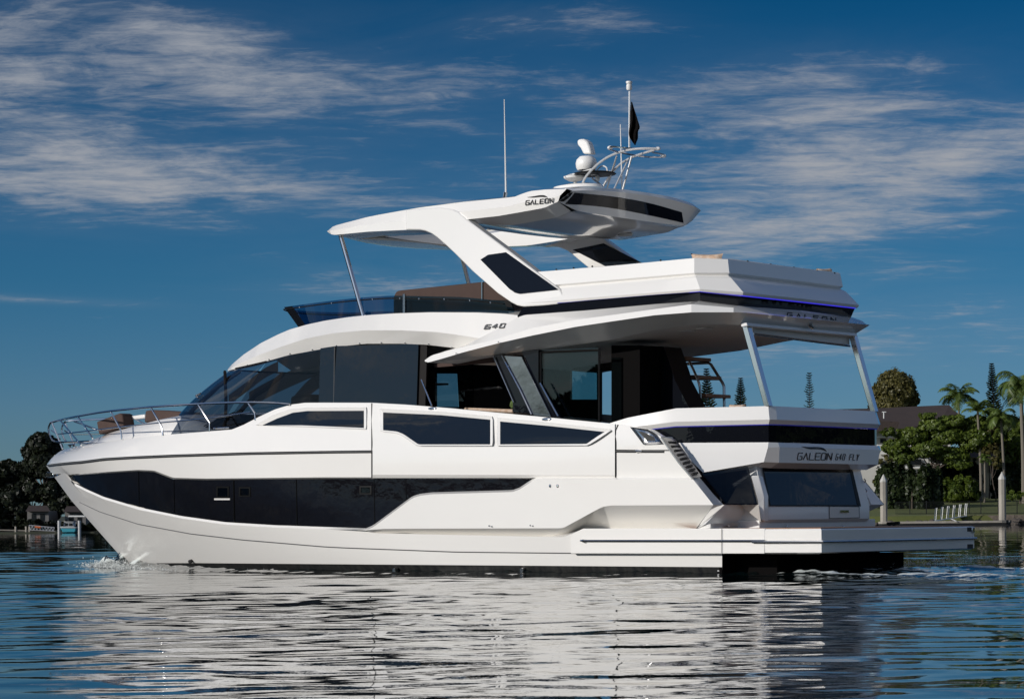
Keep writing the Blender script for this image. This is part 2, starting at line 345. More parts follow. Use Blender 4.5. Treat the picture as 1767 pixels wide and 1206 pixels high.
c2 = hull_row(1.36, [(112, 842), (126, 849), (149.5, 860), (179, 872), (239, 890), (313, 904), (388, 910.5), (478, 913), (560, 914.4), (630, 916), (640, 919, -.03), (700, 919.7, -.13), (968, 925.5, -.15), (976, 924, -.16), (1005, 911.5, -.36), (1201, 911.5, -.40)])
c3 = hull_row(1.355, [(112, 842.3), (126, 849.3), (149.5, 860.3), (179, 872.3), (239, 890.3), (313, 904.3), (388, 910.8), (478, 913.3), (560, 914.8), (630, 916.4), (640, 919.6, .0), (968, 926.2, .02), (976, 925, .02), (1005, 913, .02), (1246, 913, .02)])
r3 = hull_row(1.33, [(128.7, 862), (173, 883), (239, 904), (329, 920.6), (418, 931), (560, 943), (600, 945), (787, 952), (973, 954), (1246, 954.5)])
r4 = hull_row(.13, [(214, 968), (240, 971.5), (330, 971), (640, 973.5), (1246, 978)])
def under(z): return [np.array([x, -hb(x, z), z]) for x in stemX(z)+(18.6-stemX(z))*np.linspace(0, 1, NC)]
r5, r6 = under(-.05), under(-.5); r6[-1] = np.array([18.6, -1.5, -.5])
hull = MB()
hull.loft([r0, r1, r1i]); hull.loft([rlip, r2, c1, c2, c3, r3, r4]); 
hull.mirror().build('hull', 'gel', Y, angle=22)
MB().loft([r4, r5, r6]).mirror().build('underwater_hull', 'boot', Y)
# lower side panel standing proud beside the swim platform, teak side deck on it
bx = [PY(u, v, -2.485) for u, v in [(985, 921), (1006, 911.5), (1320, 911.5), (1320, 954.5), (985, 954.5)]]
MB().prism(bx, (0, .35, 0)).mirror().build('side_step', 'gel', Y, bevel=.012)
# transom closing the hull
def sect(z): return hb(18.55, z)
MB().prism([(18.50, -2.3, .05), (18.50, -2.35, .68), (18.50, 2.35, .68), (18.50, 2.3, .05)], (.03, 0, 0)).build('transom_board', 'gel2', Y)
uh = empty  # (kept short)
MB().prism([(18.6, -2.25, -.5), (18.6, -2.35, .31), (18.6, 2.35, .31), (18.6, 2.1, -.5)], (-.05, 0, 0)).box((18.5, -1.9, -.4), (19.35, 1.95, .28)).build('stern_recess', 'cloth', Y)  # solid block coloured black in place of the shade under the platform
# quarter wings: end face and inner face
we = [PY(1140, 753, -2.52), PY(1173, 799, -2.54), PY(1195, 826, -2.56), PY(1217, 853, -2.56), PY(1231, 871, -2.56), PY(1201, 911.5, -2.10)]
wi = [p+np.array(o) for p, o in zip(we, [(-.01, .33, 0), (-.01, .28, 0), (-.01, .24, 0), (-.02, .26, 0), (-.04, .34, 0), (-.12, .30, 0)])]
wj = [p+np.array(o) for p, o in zip(we, [(-1.1, .36, 0), (-1.1, .45, 0), (-1.1, .5, 0), (-1.1, .55, 0), (-1.1, .6, 0), (-1.2, .5, 0)])]
MB().loft([we, wi, wj]).mirror().build('quarter_wing', 'gel2', Y, angle=20)
# sheer strake and bulwark
sheer = [(100, 781), (109, 775.5), (130, 770), (157, 766.5), (209, 758), (281, 750.5), (361, 744), (400, 741), (420, 733), (448, 718.5), (475, 706), (502, 698), (526, 694.8), (560, 694.6), (641, 694.8), (700, 698), (780, 704.5), (849, 711), (960, 721.5), (1067, 732), (1085, 735), (1118, 740), (1140, 753)]
s0 = hull_row(2.13, [(u, v-2) for u, v in rail_px])
s1 = hull_row(2.33, [(u, v) for u, v in sheer])
sm_ = [a*.5+b*.5 for a, b in zip(s0, s1)]
sm_ = [np.array([p[0], -max(0, hb(p[0], p[2])+.01) if p[0] > .3 else p[1], p[2]]) for p in sm_]
s2 = [p+np.array([.02*0, min(.14, max(0, -p[1])), 0.0]) for p in s1]
s3 = [np.array([p[0], p[1] if p[0] < 6.5 else p[1], min(p[2]-.02, 2.55) if p[0] > 7.5 else p[2]-.005]) for p in s2]
s3 = [np.array([p[0], p[1], p[2]-.25*min(1, max(0, (p[0]-7.3)/1.2))*1.6 if p[0] > 7.3 else p[2]-.004]) for p in s2]
MB().loft([s0, sm_, s1, s2, s3]).mirror().build('bulwark', 'gel', Y, angle=40)
dk = [np.array([p[0], 0, p[2]-.03+.08*min(1, max(0, p[0]-.8)/2)]) for p in s3]
MB().loft([s3, dk]).mirror().build('foredeck', 'gel2', Y)
MB().tube([p+np.array([0, -.006, -.004]) for p in r0[1:-1:2]], .011, 6).build('rub_rail', 'rail', Y)
MB().tube([p+np.array([0, -.004, -.022]) for p in r0[1:-1:2]], .006, 6).build('rub_rail_seal', 'seam', Y)
MB().tube([p+np.array([0, -.001, 0]) for p in r3[2::2]], .009, 5).build('styling_groove', 'line', Y)
# low steel rubbing strake on the side step and platform
st = [PY(1002, 932.5, -2.51), PY(1320, 932.7, -2.51), PY(1413, 934, -2.37)]
MB().tube(st[:2], .018, 6).build('rubbing_strake', 'steel2', Y)
MB().tube([PY(1245, 912, -2.505), PY(1245, 954, -2.505)], .005, 4).build('panel_seam', 'line', Y)
# hull window band
us = np.unique(np.r_[np.linspace(126.5, 917, 190), 266, 299, 635, 645, 700]); rows = []
for k in range(9):
    f = k/8; rows.append([H(u, np.interp(u, *np.array(wtop).T)*(1-f)+np.interp(u, *np.array(wbot).T)*f, -.04) for u in us])
HW = MB().loft(rows).build('hull_window', 'hullglass', Y, angle=60)
for k, (u, wd) in enumerate([(239, .012), (300, .012), (403, .03), (511, .018), (645, .012), (700, .01)]):
    v0, v1 = np.interp(u, *np.array(wtop).T)+1, np.interp(u, *np.array(wbot).T)-1
    MB().tube([H(u+(v-v0)*.02, v, -.036) for v in np.linspace(v0, v1, 8)], wd*.55, 5).build('mullion', 'seam', HW)
def hquad(u0, v0, u1, v1, d0, d1): return [H(u, v, d0) for u, v in [(u0, v0), (u1, v0), (u1, v1), (u0, v1)]]
for (u0, v0, u1, v1) in [(373, 839, 395, 859), (412, 840, 432, 857), (620, 838, 641, 853)]:
    b = MB(); q = hquad(u0, v0, u1, v1, -.03, 0); qi = hquad(u0+2.6, v0+2.6, u1-2.6, v1-2.6, -.028, 0)
    b.loft([[*q, q[0]], [*qi, qi[0]]])
    pr = b.build('opening_port', 'seam', HW)
    if u0 < 400: MB().prism(hquad(u0-2.5, v1+.5, u1+2.5, v1+3.5, -.034, 0), (0, -.015, 0)).build('port_sill', 'gel', pr)
    MB().prism(hquad(u0+3, v0+3, u1-3, v1-3, -.036, 0), (0, .006, 0)).build('port_pane', 'glass_salon', pr)
# fold-down balcony gate, proud of the bulwark
gus = np.linspace(643, 1061, 60)
def grow(pts, d): return [H(u, np.interp(u, *np.array(pts).T), d) for u in gus]
shp = [(u, v) for u, v in sheer if 500 < u < 1140]
g0 = grow(shp, -.10); ga = grow(shp, .028); gm = grow([(643, 777), (1061, 776)], .032); gb = grow([(643, 819), (1061, 819.5)], .034); gc = grow([(643, 824.5), (1061, 824)], -.002)
gate = MB().loft([g0, ga, gm, gb, gc]); gate.f.append(tuple(k*60 for k in range(5))); gate.f.append(tuple(k*60+59 for k in range(4, -1, -1)))
GT = gate.build('balcony_gate', 'gel', Y, angle=25)
for u in (641.6, 1062.6):
    MB().tube([H(u if v > 740 or u < 700 else u+4*(1-(v-732)/40), v, .004) for v in np.linspace(np.interp(u, *np.array(shp).T)+1, 824, 10)], .011, 5).build('gate_seam', 'seam', Y)
# bulwark windows with bevelled surrounds
def window(pts, ring, d, name, parent, ymat='salonglass'):
    c = np.array(pts).mean(0); outer = [H(u, v, d) for u, v in ring]; inner = [H(u, v, d-.05) for u, v in pts]; n = len(pts)
    o2 = [H(u, v, d+.012) for u, v in ring]
    def rg_(P_, dd): return [H(u, v, dd) for u, v in P_]+[H(*P_[0], dd)]
    R1 = resample(ring+[ring[0]], 64)[:-1]; R0 = resample(pts+[pts[0]], 64)[:-1]
    R0 = np.array([min(([q for q in np.array(pts, float)]+[r for r in R0]), key=lambda q: (q[0]-p[0])**2+(q[1]-p[1])**2) for p in R1])
    Rm = R1*.80+R0*.20
    fr = MB().loft([rg_(R1, d+.002), rg_(Rm, d+.030), rg_(R0, d+.014)])
    f = fr.build(name, 'gel', parent, angle=15)
    us_ = np.linspace(min(p[0] for p in pts)+.3, max(p[0] for p in pts)-.3, 50); E_ = list(zip(pts, pts[1:]+pts[:1])); up_, lo_ = [], []
    for u in us_:
        vv = [a[1]+(b[1]-a[1])*(u-a[0])/(b[0]-a[0]) for a, b in E_ if (a[0]-u)*(b[0]-u) <= 0 and a[0] != b[0]]; up_.append(min(vv)); lo_.append(max(vv))
    MB().loft([[H(u, a*(1-g)+b*g, d+.018) for u, a, b in zip(us_, up_, lo_)] for g in (0, .25, .5, .75, 1)]).build('window_pane', ymat, f, angle=60)
w1 = [(453, 733.5), (478, 722), (505, 712), (530, 709), (628, 708.5), (628, 738), (520, 733.5)]
w1r = [(440, 733), (470, 716), (500, 705.5), (528, 702.5), (633, 702), (633, 741), (520, 736.5)]
window(w1, w1r, -.0, 'bulwark_window', Y)
w2 = [(661, 711.5), (760, 716), (846, 724), (846, 766.5), (722, 766.5), (708, 757), (696, 748.5), (684, 744), (661, 742)]
w2r = [(655, 704.5), (760, 709.5), (851, 718), (851, 769.5), (719, 769.5), (704, 759), (692, 751), (681, 747), (655, 745)]
window(w2, w2r, .03, 'gate_window', GT)
w3 = [(863, 727), (950, 735), (1043, 745), (1030, 753), (1012, 765.5), (863, 766.5)]
w3r = [(857, 720), (950, 729), (1058, 741), (1036, 756), (1015, 769), (857, 769.5)]
window(w3, w3r, .03, 'gate_window', GT)
# small deck fittings on the bulwark cap and topsides
for u, v in [(748, 705), (945, 723.5)]:
    b = MB(); p = H(u, v, -.0); b.ball(p+np.array([0, -.02, .0]), .07, 8, (1.6, .35, .45)); b.build('flush_cleat', 'steel', Y)
for u, v in [(949, 838), (962, 838)]:
    MB().ball(H(u, v, .075), .022, 8, (1, .6, 1.3)).build('drain_fitting', 'steel', Y)
for u, v in [(683, 981), (903, 981), (330, 967)]:
    b = MB(); p = H(u, v, .01); b.tube([p+np.array([0, .03, 0]), p+np.array([0, -.05, -.02])], .035, 10); b.build('exhaust_outlet', 'steel2' if u > 400 else 'black', Y)
for u in (844, 848.5, 915, 919.5):
    MB().ball(H(u, 906+(u*7 % 3)*.8, .09), .014, 6).build('towing_eye', 'steel', Y)
for u, v, s in [(1103, 778.5, 1)]:
    MB().tube([H(1098, 778, .02), H(1108, 778, .02)], [.03, .012], 8).build('strake_end', 'steel', Y)
MB().tube([PY(1001, 932.5, -2.53), PY(1007, 932.5, -2.53)], [.01, .03], 8).build('strake_end', 'steel', Y)
# anchor peeping out under the bow
MB().prism([(.07, -.05, 1.97), (.26, -.05, 1.97), (.30, -.05, 1.88), (.06, -.05, 1.86), (.02, -.05, 1.91)], (0, .12, 0)).build('anchor', 'steel', Y, bevel=.01)
# chrome fairlead in the quarter
fl = [(1087, 736.5), (1100, 738), (1118, 740.5), (1130, 748), (1144, 765.7), (1110, 766.8)]
FLD = MB().loft([[PY(u, v, -2.56) for u, v in fl+[fl[0]]], [PY(u, v, -2.60) for u, v in [(1095, 739.5), (1104, 741), (1117, 743.5), (1127, 751), (1136, 762.5), (1113, 763.5), (1095, 739.5)]], [PY(u, v, -2.57) for u, v in [(1101, 744), (1107, 744.5), (1117, 748), (1125, 753), (1131, 759.5), (1117, 761), (1101, 744)]]]).build('fairlead', 'steel', Y, angle=50)
MB().prism(outl([(1101, 744), (1107, 744.5), (1117, 748), (1125, 753), (1131, 759.5), (1117, 761)], -2.57), (0, .01, 0)).build('fairlead_opening', 'black', FLD)
# slotted chrome vent running down the quarter's aft edge
def lerp2(a, b, f): return (a[0]+(b[0]-a[0])*f, a[1]+(b[1]-a[1])*f)
vl, vr = [(1141, 754), (1171, 797), (1195, 825)], [(1166, 757), (1184, 783), (1211, 822)]
V1 = MB().prism([PY(*p, -2.575) for p in vl]+[PY(*p, yy) for p, yy in zip(reversed(vr), (-2.34, -2.31, -2.25))], (-.02, .0, -.01)).build('quarter_vent', 'steel2', Y)
for k in range(9):
    f = .10+k*.098; a = lerp2(vl[0], vl[2], f) if f < 0 else (np.interp(f, [0, .55, 1], [1141, 1171, 1195]), np.interp(f, [0, .55, 1], [754, 797, 825])); b_ = (np.interp(f, [0, .4, 1], [1166, 1184, 1211]), np.interp(f, [0, .4, 1], [757, 783, 822]))
    p1 = lerp2(a, b_, .25); p2 = lerp2(a, b_, .82)
    def q(p, ff): return PY(p[0], p[1], -2.575+(.32-.09*f)*ff)+np.array([.012, 0, .004])
    MB().prism([q((p1[0], p1[1]-1.0), .25), q((p2[0], p2[1]-1.0), .82), q((p2[0]+2, p2[1]+2.0), .82), q((p1[0]+2, p1[1]+2.0), .25)], (-.008, 0, 0)).build('vent_slot', 'black', V1)

# ------------------------------------------------------------------ swim platform
zt, zb = .705, .325
pl = [(16.9, -2.48), (19.53, -2.48), (20.45, -2.35), (20.46, 2.35), (19.9, 2.48), (16.9, 2.48)]
def plate(z, dx=0): return [(x-dx*(x > 20), y*(1-dx*.3), z) for x, y in pl]
pm = MB()
zl = [(zb, .05), (zb+.02, 0), (.49, 0.0), (.50, .03), (.515, .03), (.525, 0), (zt-.02, 0), (zt, .02)]
pm.loft([[*plate(z, d), plate(z, d)[0]] for z, d in zl]); pm.f.append(tuple(range(6))); n_ = len(pm.v); pm.f.append(tuple(range(n_-7, n_-1)))
PF = pm.build('swim_platform', 'gel', Y, angle=25, recalc=True)
MB().prism([(x-.03*(x > 20), y*.985, zt+.003) for x, y in pl], (0, 0, .012)).build('teak_deck', 'teak', PF)
rr = [(19.3, -2.51, .508), (19.53, -2.51, .508), (20.48, -2.38, .508), (20.49, 2.37, .508), (20.42, 2.40, .508)]
MB().tube(rr, .02, 6).build('platform_strake', 'steel2', PF)
for z0, z1 in [(.62, .69), (.34, .41)]:
    MB().box((20.455, 2.12, z0), (20.468, 2.30, z1)).build('platform_recess', 'black', PF, bevel=.004)  # black plates in place of the dark recesses in this end
MB().box((20.458, 2.24, .60), (20.49, 2.33, .69)).build('stern_bracket', 'steel', PF, bevel=.01)
b = MB();  b.prism([PY(1352, 958, -1.2), PY(1376, 958, -1.2), PY(1362, 966, -1.2), PY(1358, 1000, -1.2), PY(1352, 1000, -1.2)], (0, .3, 0)); b.build('platform_lift', 'steel2', Y, bevel=.01)
b = MB(); b.tube([PY(1218, 907, -2.1), PY(1258, 907, -2.1)], .012, 6)
for u in (1230, 1246): b.tube([PY(u, 907, -2.1), PY(u+(3 if u < 1240 else -2), 913, -2.1)], .012, 6)
b.build('mooring_cleat', 'steel', Y)
b = MB(); b.tube([PY(1531, 903, 2.1), PY(1552, 902, 2.1)], .03, 6)
for u in (1535, 1543): b.tube([PY(u, 903, 2.1), PY(u, 909, 2.1)], .025, 6)
b.build('mooring_cleat', 'black', Y)
# ------------------------------------------------------------------ transom block, garage glass, post
tx = 18.97
TB = MB()
fp = [(17.3, -1.7), (18.5, -1.72), (18.96, -1.66), (18.99, -1.50), (18.99, 1.46), (18.93, 1.56), (18.5, 1.58), (17.3, 1.58)]
def ring(f, z, s=1.0, dx=0): return [(x-dx, y*s, z) for x, y in f]+[(f[0][0]-dx, f[0][1]*s, z)]
TB.loft([ring(fp, .80, .985, .05), ring(fp, .85), ring(fp, 1.07), ring(fp, 1.66, .985, .15), ring(fp, 1.78, .985, .16)])
TB.build('transom', 'gel2', Y, angle=20)
MB().box((17.6, -1.75, .70), (18.93, 1.75, .84)).build('transom_plinth', 'gel2', Y, bevel=.01)
def txq(u0, v0, u1, v1, dx): return None
def TPx(u, v, off=0):       # aft face of the transom, leaning forward with height
    x = 18.99
    for _ in range(12):
        p = PX(u, v, x+off); x = float(np.interp(p[2], [1.07, 1.66, 1.78], [18.99, 18.84, 18.83]))
    return PX(u, v, x+off)
MB().prism([TPx(u, v, .012) for u, v in [(1317, 808.5), (1469, 809), (1484, 872), (1329, 872)]], (-.008, 0, 0)).build('stern_window', 'dark', Y)
MB().loft([[TPx(u, v, .016) for u, v in [(1315.5, 807), (1470.5, 807.5), (1486, 873.3), (1327.5, 873.3), (1315.5, 807)]], [TPx(u, v, .016) for u, v in [(1318, 809.5), (1466, 810), (1479.5, 871), (1330, 871), (1318, 809.5)]]]).build('window_seal', 'seam', Y)
MB().prism([TPx(u, v, .012) for u, v in [(1432, 874), (1482, 874.5), (1482.5, 892.5), (1432, 893.5)]], (-.006, 0, 0)).build('locker_hatch', 'gel', Y, bevel=.004)
MB().loft([[TPx(u, v, .010) for u, v in [(1431, 873), (1483, 873.5), (1483.5, 893.5), (1431, 894.5), (1431, 873)]], [TPx(u, v, .010) for u, v in [(1432.4, 874.4), (1481.6, 875), (1482, 892), (1432.4, 893), (1432.4, 874.4)]]]).build('hatch_seam', 'line', Y)
b = MB(); b.prism([TPx(u, v, .03) for u, v in [(1450, 880), (1465, 880), (1465, 884), (1450, 884)]], (-.015, 0, 0)); b.build('hatch_latch', 'steel', Y)
for u in (1358, 1455): MB().ball(PX(u, 909, 18.96), .03, 8, (.5, 1, 1)).build('deck_light', 'steel2', Y)
for v in (826, 843, 857, 871): MB().tube([PX(1491+(v-826)*.12, v, 18.9), PX(1494+(v-826)*.12, v+3, 18.93), PX(1491.5+(v-826)*.12, v+6, 18.9)], .012, 5).build('step_light', 'steel', Y)
# side garage glass, slanting in, with the slab beneath and curtain behind
gq = [PY(1211, 817, -2.28), PY(1290, 805, -1.80), PY(1307, 870.5, -1.78), PY(1253, 870.5, -2.2)]
MB().prism(gq, (0, .012, 0)).build('side_stern_window', 'glass_salon', Y)
cu = []
for k in range(60):
    f = k/59; cu.append((f, .05*math.sin(f*42)+.02*math.sin(f*97)))
a0, a1 = PY(1200, 815, -2.0), PY(1320, 805, -1.5)
MB().loft([[(a0[0]*(1-f)+a1[0]*f-.05, a0[1]*(1-f)+a1[1]*f+.10+w, z) for f, w in cu] for z in (1.0, 1.85)]).build('curtain', 'curtain', Y, angle=80)
sl = [PY(1253, 870.5, -2.2), PY(1307, 870.5, -1.78), PY(1313, 900, -1.82), PY(1205, 905, -2.26), PY(1231, 871.5, -2.5)]
MB().loft([[PX(1250, 870.5, 18.6), PX(1277, 871, 18.6)], [PX(1216, 905, 18.35), PX(1313, 900, 18.62)]]).build('lower_quarter_panel', 'gel2', Y)
MB().loft([[PX(1277, 871, 18.6), PY(1309, 870.5, -1.78)], [PX(1312.5, 899.5, 18.62), PY(1313, 900, -1.83)]]).build('lower_quarter_fillet', 'gel', Y)
MB().loft([[PY(1231, 871.5, -2.50), PX(1251, 870.5, 18.6)], [PY(1203, 911, -2.10), PX(1216, 905, 18.35)]]).build('quarter_chamfer', 'gel2', Y)
MB().loft([[PY(1205, 909, -2.12), PX(1226, 903.5, 18.54), PX(1313, 900.5, 18.56)], [PY(1205, 912, -2.12), PX(1226, 911, 18.5), PX(1313, 909, 18.5)]]).build('quarter_foot', 'gel2', Y, angle=15)
pt = [PY(1296, 821, -1.80), PY(1309, 820, -1.72), PY(1319, 856, -1.70), PY(1319, 899.5, -1.70), PY(1313, 897, -1.74), PY(1307.5, 862, -1.80)]
MB().prism(pt, (.0, .12, 0)).build('stern_post', 'gel', Y, bevel=.012)
# ------------------------------------------------------------------ aft cockpit coaming
def oct_ring(pts, z, inset=0):
    return [(x-inset, -abs(y)+inset*.8, z) for x, y in pts]
CP = [(16.0, -2.36), (16.80, -2.36), (17.62, -2.16), (19.07, -1.66), (19.12, -1.52)]
def ck(z, out, dz0=0):
    """half ring, z may drop forward"""
    r = []
    for i, (x, y) in enumerate(CP):
        r.append((x+out*(1 if i > 2 else .0), y-out*.9, z-(.13 if i == 1 else .30 if i == 0 else 0)*dz0))
    r += [(x, -y2, z2) for (x, y2, z2) in reversed(r)]
    return r
up = MB(); up.loft([ck(2.60, -.16, 1), ck(2.635, -.10, 1), ck(2.635, -.03, 1), ck(2.42, .02, .6), ck(2.35, -.02, .5)])
up.build('cockpit_coaming', 'gel', Y, angle=18)
MB().loft([ck(2.352, -.02, .5), ck(2.335, -.022, .5)]).build('blue_light_line', 'led2', Y)
bd = MB(); bd.loft([ck(2.335, -.03, .5), ck(2.07, -.03, 0)]); bd.build('cockpit_window_band', 'dark', Y, angle=12)
# lower white block carrying the name
Lp0 = [(17.45, -2.24), (19.02, -1.72), (19.14, -1.55)]
def lowring(z, o, tip=0):
    r = [(17.60+tip, -2.22, z), (19.02+o, -1.70, z), (19.13+o, -1.55, z)]
    r += [(x, -y, zz) for x, y, zz in reversed(r)]; return r
lb = MB()
t1 = [tuple(PY(1163.6, 764, -2.2)), tuple(PY(1326, 763, -1.68)), (19.13, -1.50, 2.06)]
t2 = [tuple(PY(1178, 781, -2.2)), tuple(PY(1325, 772, -1.71)), (19.17, -1.52, 1.99)]
t3 = [tuple(PY(1213, 815, -2.2)), tuple(PY(1318, 797, -1.68)), (19.14, -1.50, 1.745)]
t4 = [(18.0, -1.95, 1.58), (18.80, -1.58, 1.68), (18.95, -1.45, 1.66)]
mr = lambda t: t+[(x, -y, z) for x, y, z in reversed(t)]
lb.loft([mr(t1), mr(t2), mr(t3), mr(t4)]); NB = lb.build('name_board', 'gel', Y, angle=12)
MB().prism([(16.2, -2.2, 1.98), (17.6, -2.1, 1.98), (19.0, -1.6, 1.98), (19.0, 1.6, 1.98), (17.6, 2.1, 1.98), (16.2, 2.2, 1.98)], (0, 0, -.05)).build('cockpit_floor', 'teak', Y)
# ------------------------------------------------------------------ coachroof and foredeck gear
ct = [(157, 764.5, -.32), (161, 756, -.50), (194, 743, -.95), (239, 731, -1.22), (275, 722, -1.36), (300, 717.5, -1.43), (314, 716, -1.45), (323, 719, -1.48), (347, 737, -1.58), (358, 742, -1.62), (400, 748, -1.8)]
T = resample([PY(u, v, y) for u, v, y in ct], 50)
base = [np.array([p[0]-.1, p[1]-.22, min(2.50, p[2])]) for p in T]
mid = [np.array([p[0]-.02, p[1]-.04, p[2]-.04]) for p in T]
top = [np.array([p[0]+.05, p[1]+.12, p[2]+.01]) for p in T]; cen = [np.array([p[0]+.15, 0, p[2]+.06]) for p in T]
MB().loft([base, mid, top, cen]).mirror().build('coachroof', 'gel', Y, angle=50)
MB().prism(outl([(166, 727.5), (190, 718.5), (206, 712.5), (211, 715), (214, 735), (170, 749.5)], -.75), (0, .30, 0)).build('sunbed_backrest', 'brown', Y, bevel=.03)
MB().prism(outl([(248.5, 729), (250.5, 708.5), (262, 707), (316, 710.5), (310, 722), (262, 728)], -.95), (0, .5, 0)).build('sunbed_backrest', 'brown', Y, bevel=.03)
MB().prism(outl([(220, 721), (222, 718), (250, 714.5), (250, 721.5), (229, 724)], -.5), (0, .25, 0)).build('sunbed_armrest', 'gel', Y, bevel=.03)
# pulpit and side rails
def RL(u, v, o=.10, zz=2.35):
    """rail point standing over the deck edge"""
    F_ = lambda y: (-y) - max(0.18, hb(PY(u, v, y)[0], zz)-o)
    ys = np.linspace(-2.9, -.05, 80)
    for a, b in zip(ys[:-1], ys[1:]):
        if F_(a) > 0 >= F_(b):
            for _ in range(20):
                m = (a+b)/2
                if F_(m) > 0: a = m
                else: b = m
            return PY(u, v, a)
    return PY(u, v, -.2)
PR = empty('bow_rail', (3, 0, 2.4), None, None); PR.parent = Y; PR.location = (3-10, 0, 2.4)
def railpart(name, pts, r, sm=True, n=40, z=2.35):
    P = [RL(u, v) for u, v in pts]
    if sm: P = smooth(P, n)
    MB().tube(P, r, 7).mirror().build(name, 'steel', PR)
class _P: pass
bpy.data.objects.remove(PR)
def rail_tube(mb, pts, r, n=0): P = [RL(u, v) for u, v in pts]; mb.tube(smooth(P, n) if n else P, r, 7)
tr = MB(); rail_tube(tr, [(87.5, 729), (104, 724.5), (134.6, 718), (179, 710.5), (225, 705.5), (269, 701.5), (343, 697), (390, 695), (427, 694.3), (470, 695), (500, 697.5)], .022, 60)
rail_tube(tr, [(87.5, 729), (84.5, 735), (83.9, 742), (86, 752), (90, 759), (99, 762.5), (122.7, 762.5), (155, 761)], .019, 40)
PRL = tr.mirror().build('bow_rail', 'steel', Y)
m_ = MB(); rail_tube(m_, [(98.8, 749), (147, 744), (209, 736.5), (280, 729), (361, 721.5), (433, 711)], .014, 40)
rail_tube(m_, [(88.5, 742), (98.8, 749)], .014); m_.mirror().build('mid_rail', 'steel', PRL)
for pts in [[(134.6, 719), (160, 756.4)], [(104.8, 726), (140, 768)], [(191, 709.5), (209.5, 744), (210, 758)], [(260, 702.5), (279.6, 736.5), (281, 751)], [(341.5, 697.3), (362, 729.6), (362, 744.8)], [(427.8, 694.5), (439.7, 713), (440.8, 725)], [(90, 730), (107.8, 774)]]:
    for sgn in (1, -1):
        P = [RL(u, v)*np.array([1, sgn, 1]) for u, v in pts]; MB().tube(P, .018, 7).build('stanchion', 'steel', PRL)
b = MB(); b.tube([PY(369, 739, -2.2), PY(396, 738, -2.2)], .018, 6)
for u in (377, 388): b.tube([PY(u, 739, -2.2), PY(u, 744, -2.2)], .015, 6)
b.build('mooring_cleat', 'steel', Y)
b = MB(); b.tube([PY(118, 768, -.3), PY(131, 766, -.3)], .018, 6)
for u in (121, 127): b.tube([PY(u, 767, -.3), PY(u, 772, -.3)], .02, 6)
b.build('mooring_cleat', 'steel', Y)

# ------------------------------------------------------------------ deckhouse glazing
bot = [(4.25, 0, 2.62), (4.35, -.55, 2.62), (4.75, -1.15, 2.61), (5.45, -1.62, 2.58), (6.35, -1.88, 2.45), (7.0, -1.95, 2.4)]
topg = [(6.18, 0, 3.80), (6.22, -.4, 3.80), (6.38, -.90, 3.795)]+[tuple(PY(u, v, y)) for u, v, y in [(412, 635, -1.30), (439, 629, -1.62), (460, 624, -1.80)]]
NG = 40
B1 = smooth(bot, NG); T1 = smooth(topg, NG)
wsr = [[B1[i]*(1-f)+T1[i]*f+np.array([-.10*math.sin(math.pi*f), 0, .05*math.sin(math.pi*f)]) for i in range(NG)] for f in np.linspace(0, 1, 9)]
MB().loft(wsr).mirror().build('windscreen', 'glass', Y, angle=60)
sideT = [PY(u, v, -1.80-(.08 if u > 470 else 0)) for u, v in [(460, 624), (499, 613.5), (530, 607), (554, 602.5)]]
sideB = [np.array([p[0]+(1.1 if k == 0 else .55 if k == 1 else .2 if k == 2 else 0)*0, -1.95, 2.4]) for k, p in enumerate(sideT)]
sideB[0] = np.array([7.0, -1.95, 2.4])
MB().loft([resample(sideT, 16), resample(sideB, 16)]).mirror().build('side_window', 'glass', Y, angle=60)
def wallquad(mb, u0, u1, vt0, vt1, y=-1.93, zb=2.35, th=.03):
    a, b_ = PY(u0, vt0, y), PY(u1, vt1, y); mb.prism([a, b_, (b_[0], y-.10, zb), (a[0], y-.10, zb)], (0, th, 0))
m1 = MB(); wallquad(m1, 553, 579, 601, 597, -1.90); m1.mirror().build('window_pillar', 'salonglass', Y)
m1 = MB(); wallquad(m1, 579, 722, 597, 593.5, -1.92); m1.mirror().build('side_window', 'salonglass', Y)
MB().tube([PY(577.5, 598, -1.94), PY(576, 697, -1.96)], .012, 5).build('window_seam', 'line', Y)
m1 = MB(); wallquad(m1, 720, 737, 593.5, 594.5, -1.88); m1.build('window_pillar', 'dark_in', Y)
# windscreen mullions seen through the glass
for y0, y1 in ((-.62, -.62), (.62, .62)):
    pts = []
    for f in np.linspace(0, 1, 9):
        r = wsr[int(round(f*8))]; ra = np.array(r); yy = -abs(y0); k = int(np.argmin(np.abs(ra[:, 1]-yy))); pts.append(ra[k]*np.array([1, -math.copysign(1, y0) if y0 > 0 else 1, 1])+np.array([.05, 0, -.02]))
    MB().tube(pts, .045, 6).build('windscreen_mullion', 'dark_in', Y)
MB().tube([PY(388, 641, -1.30), PY(389, 660, -1.52), PY(390, 700, -1.68), PY(388, 738, -1.74)], .03, 6).build('windscreen_mullion', 'dark_in', Y)
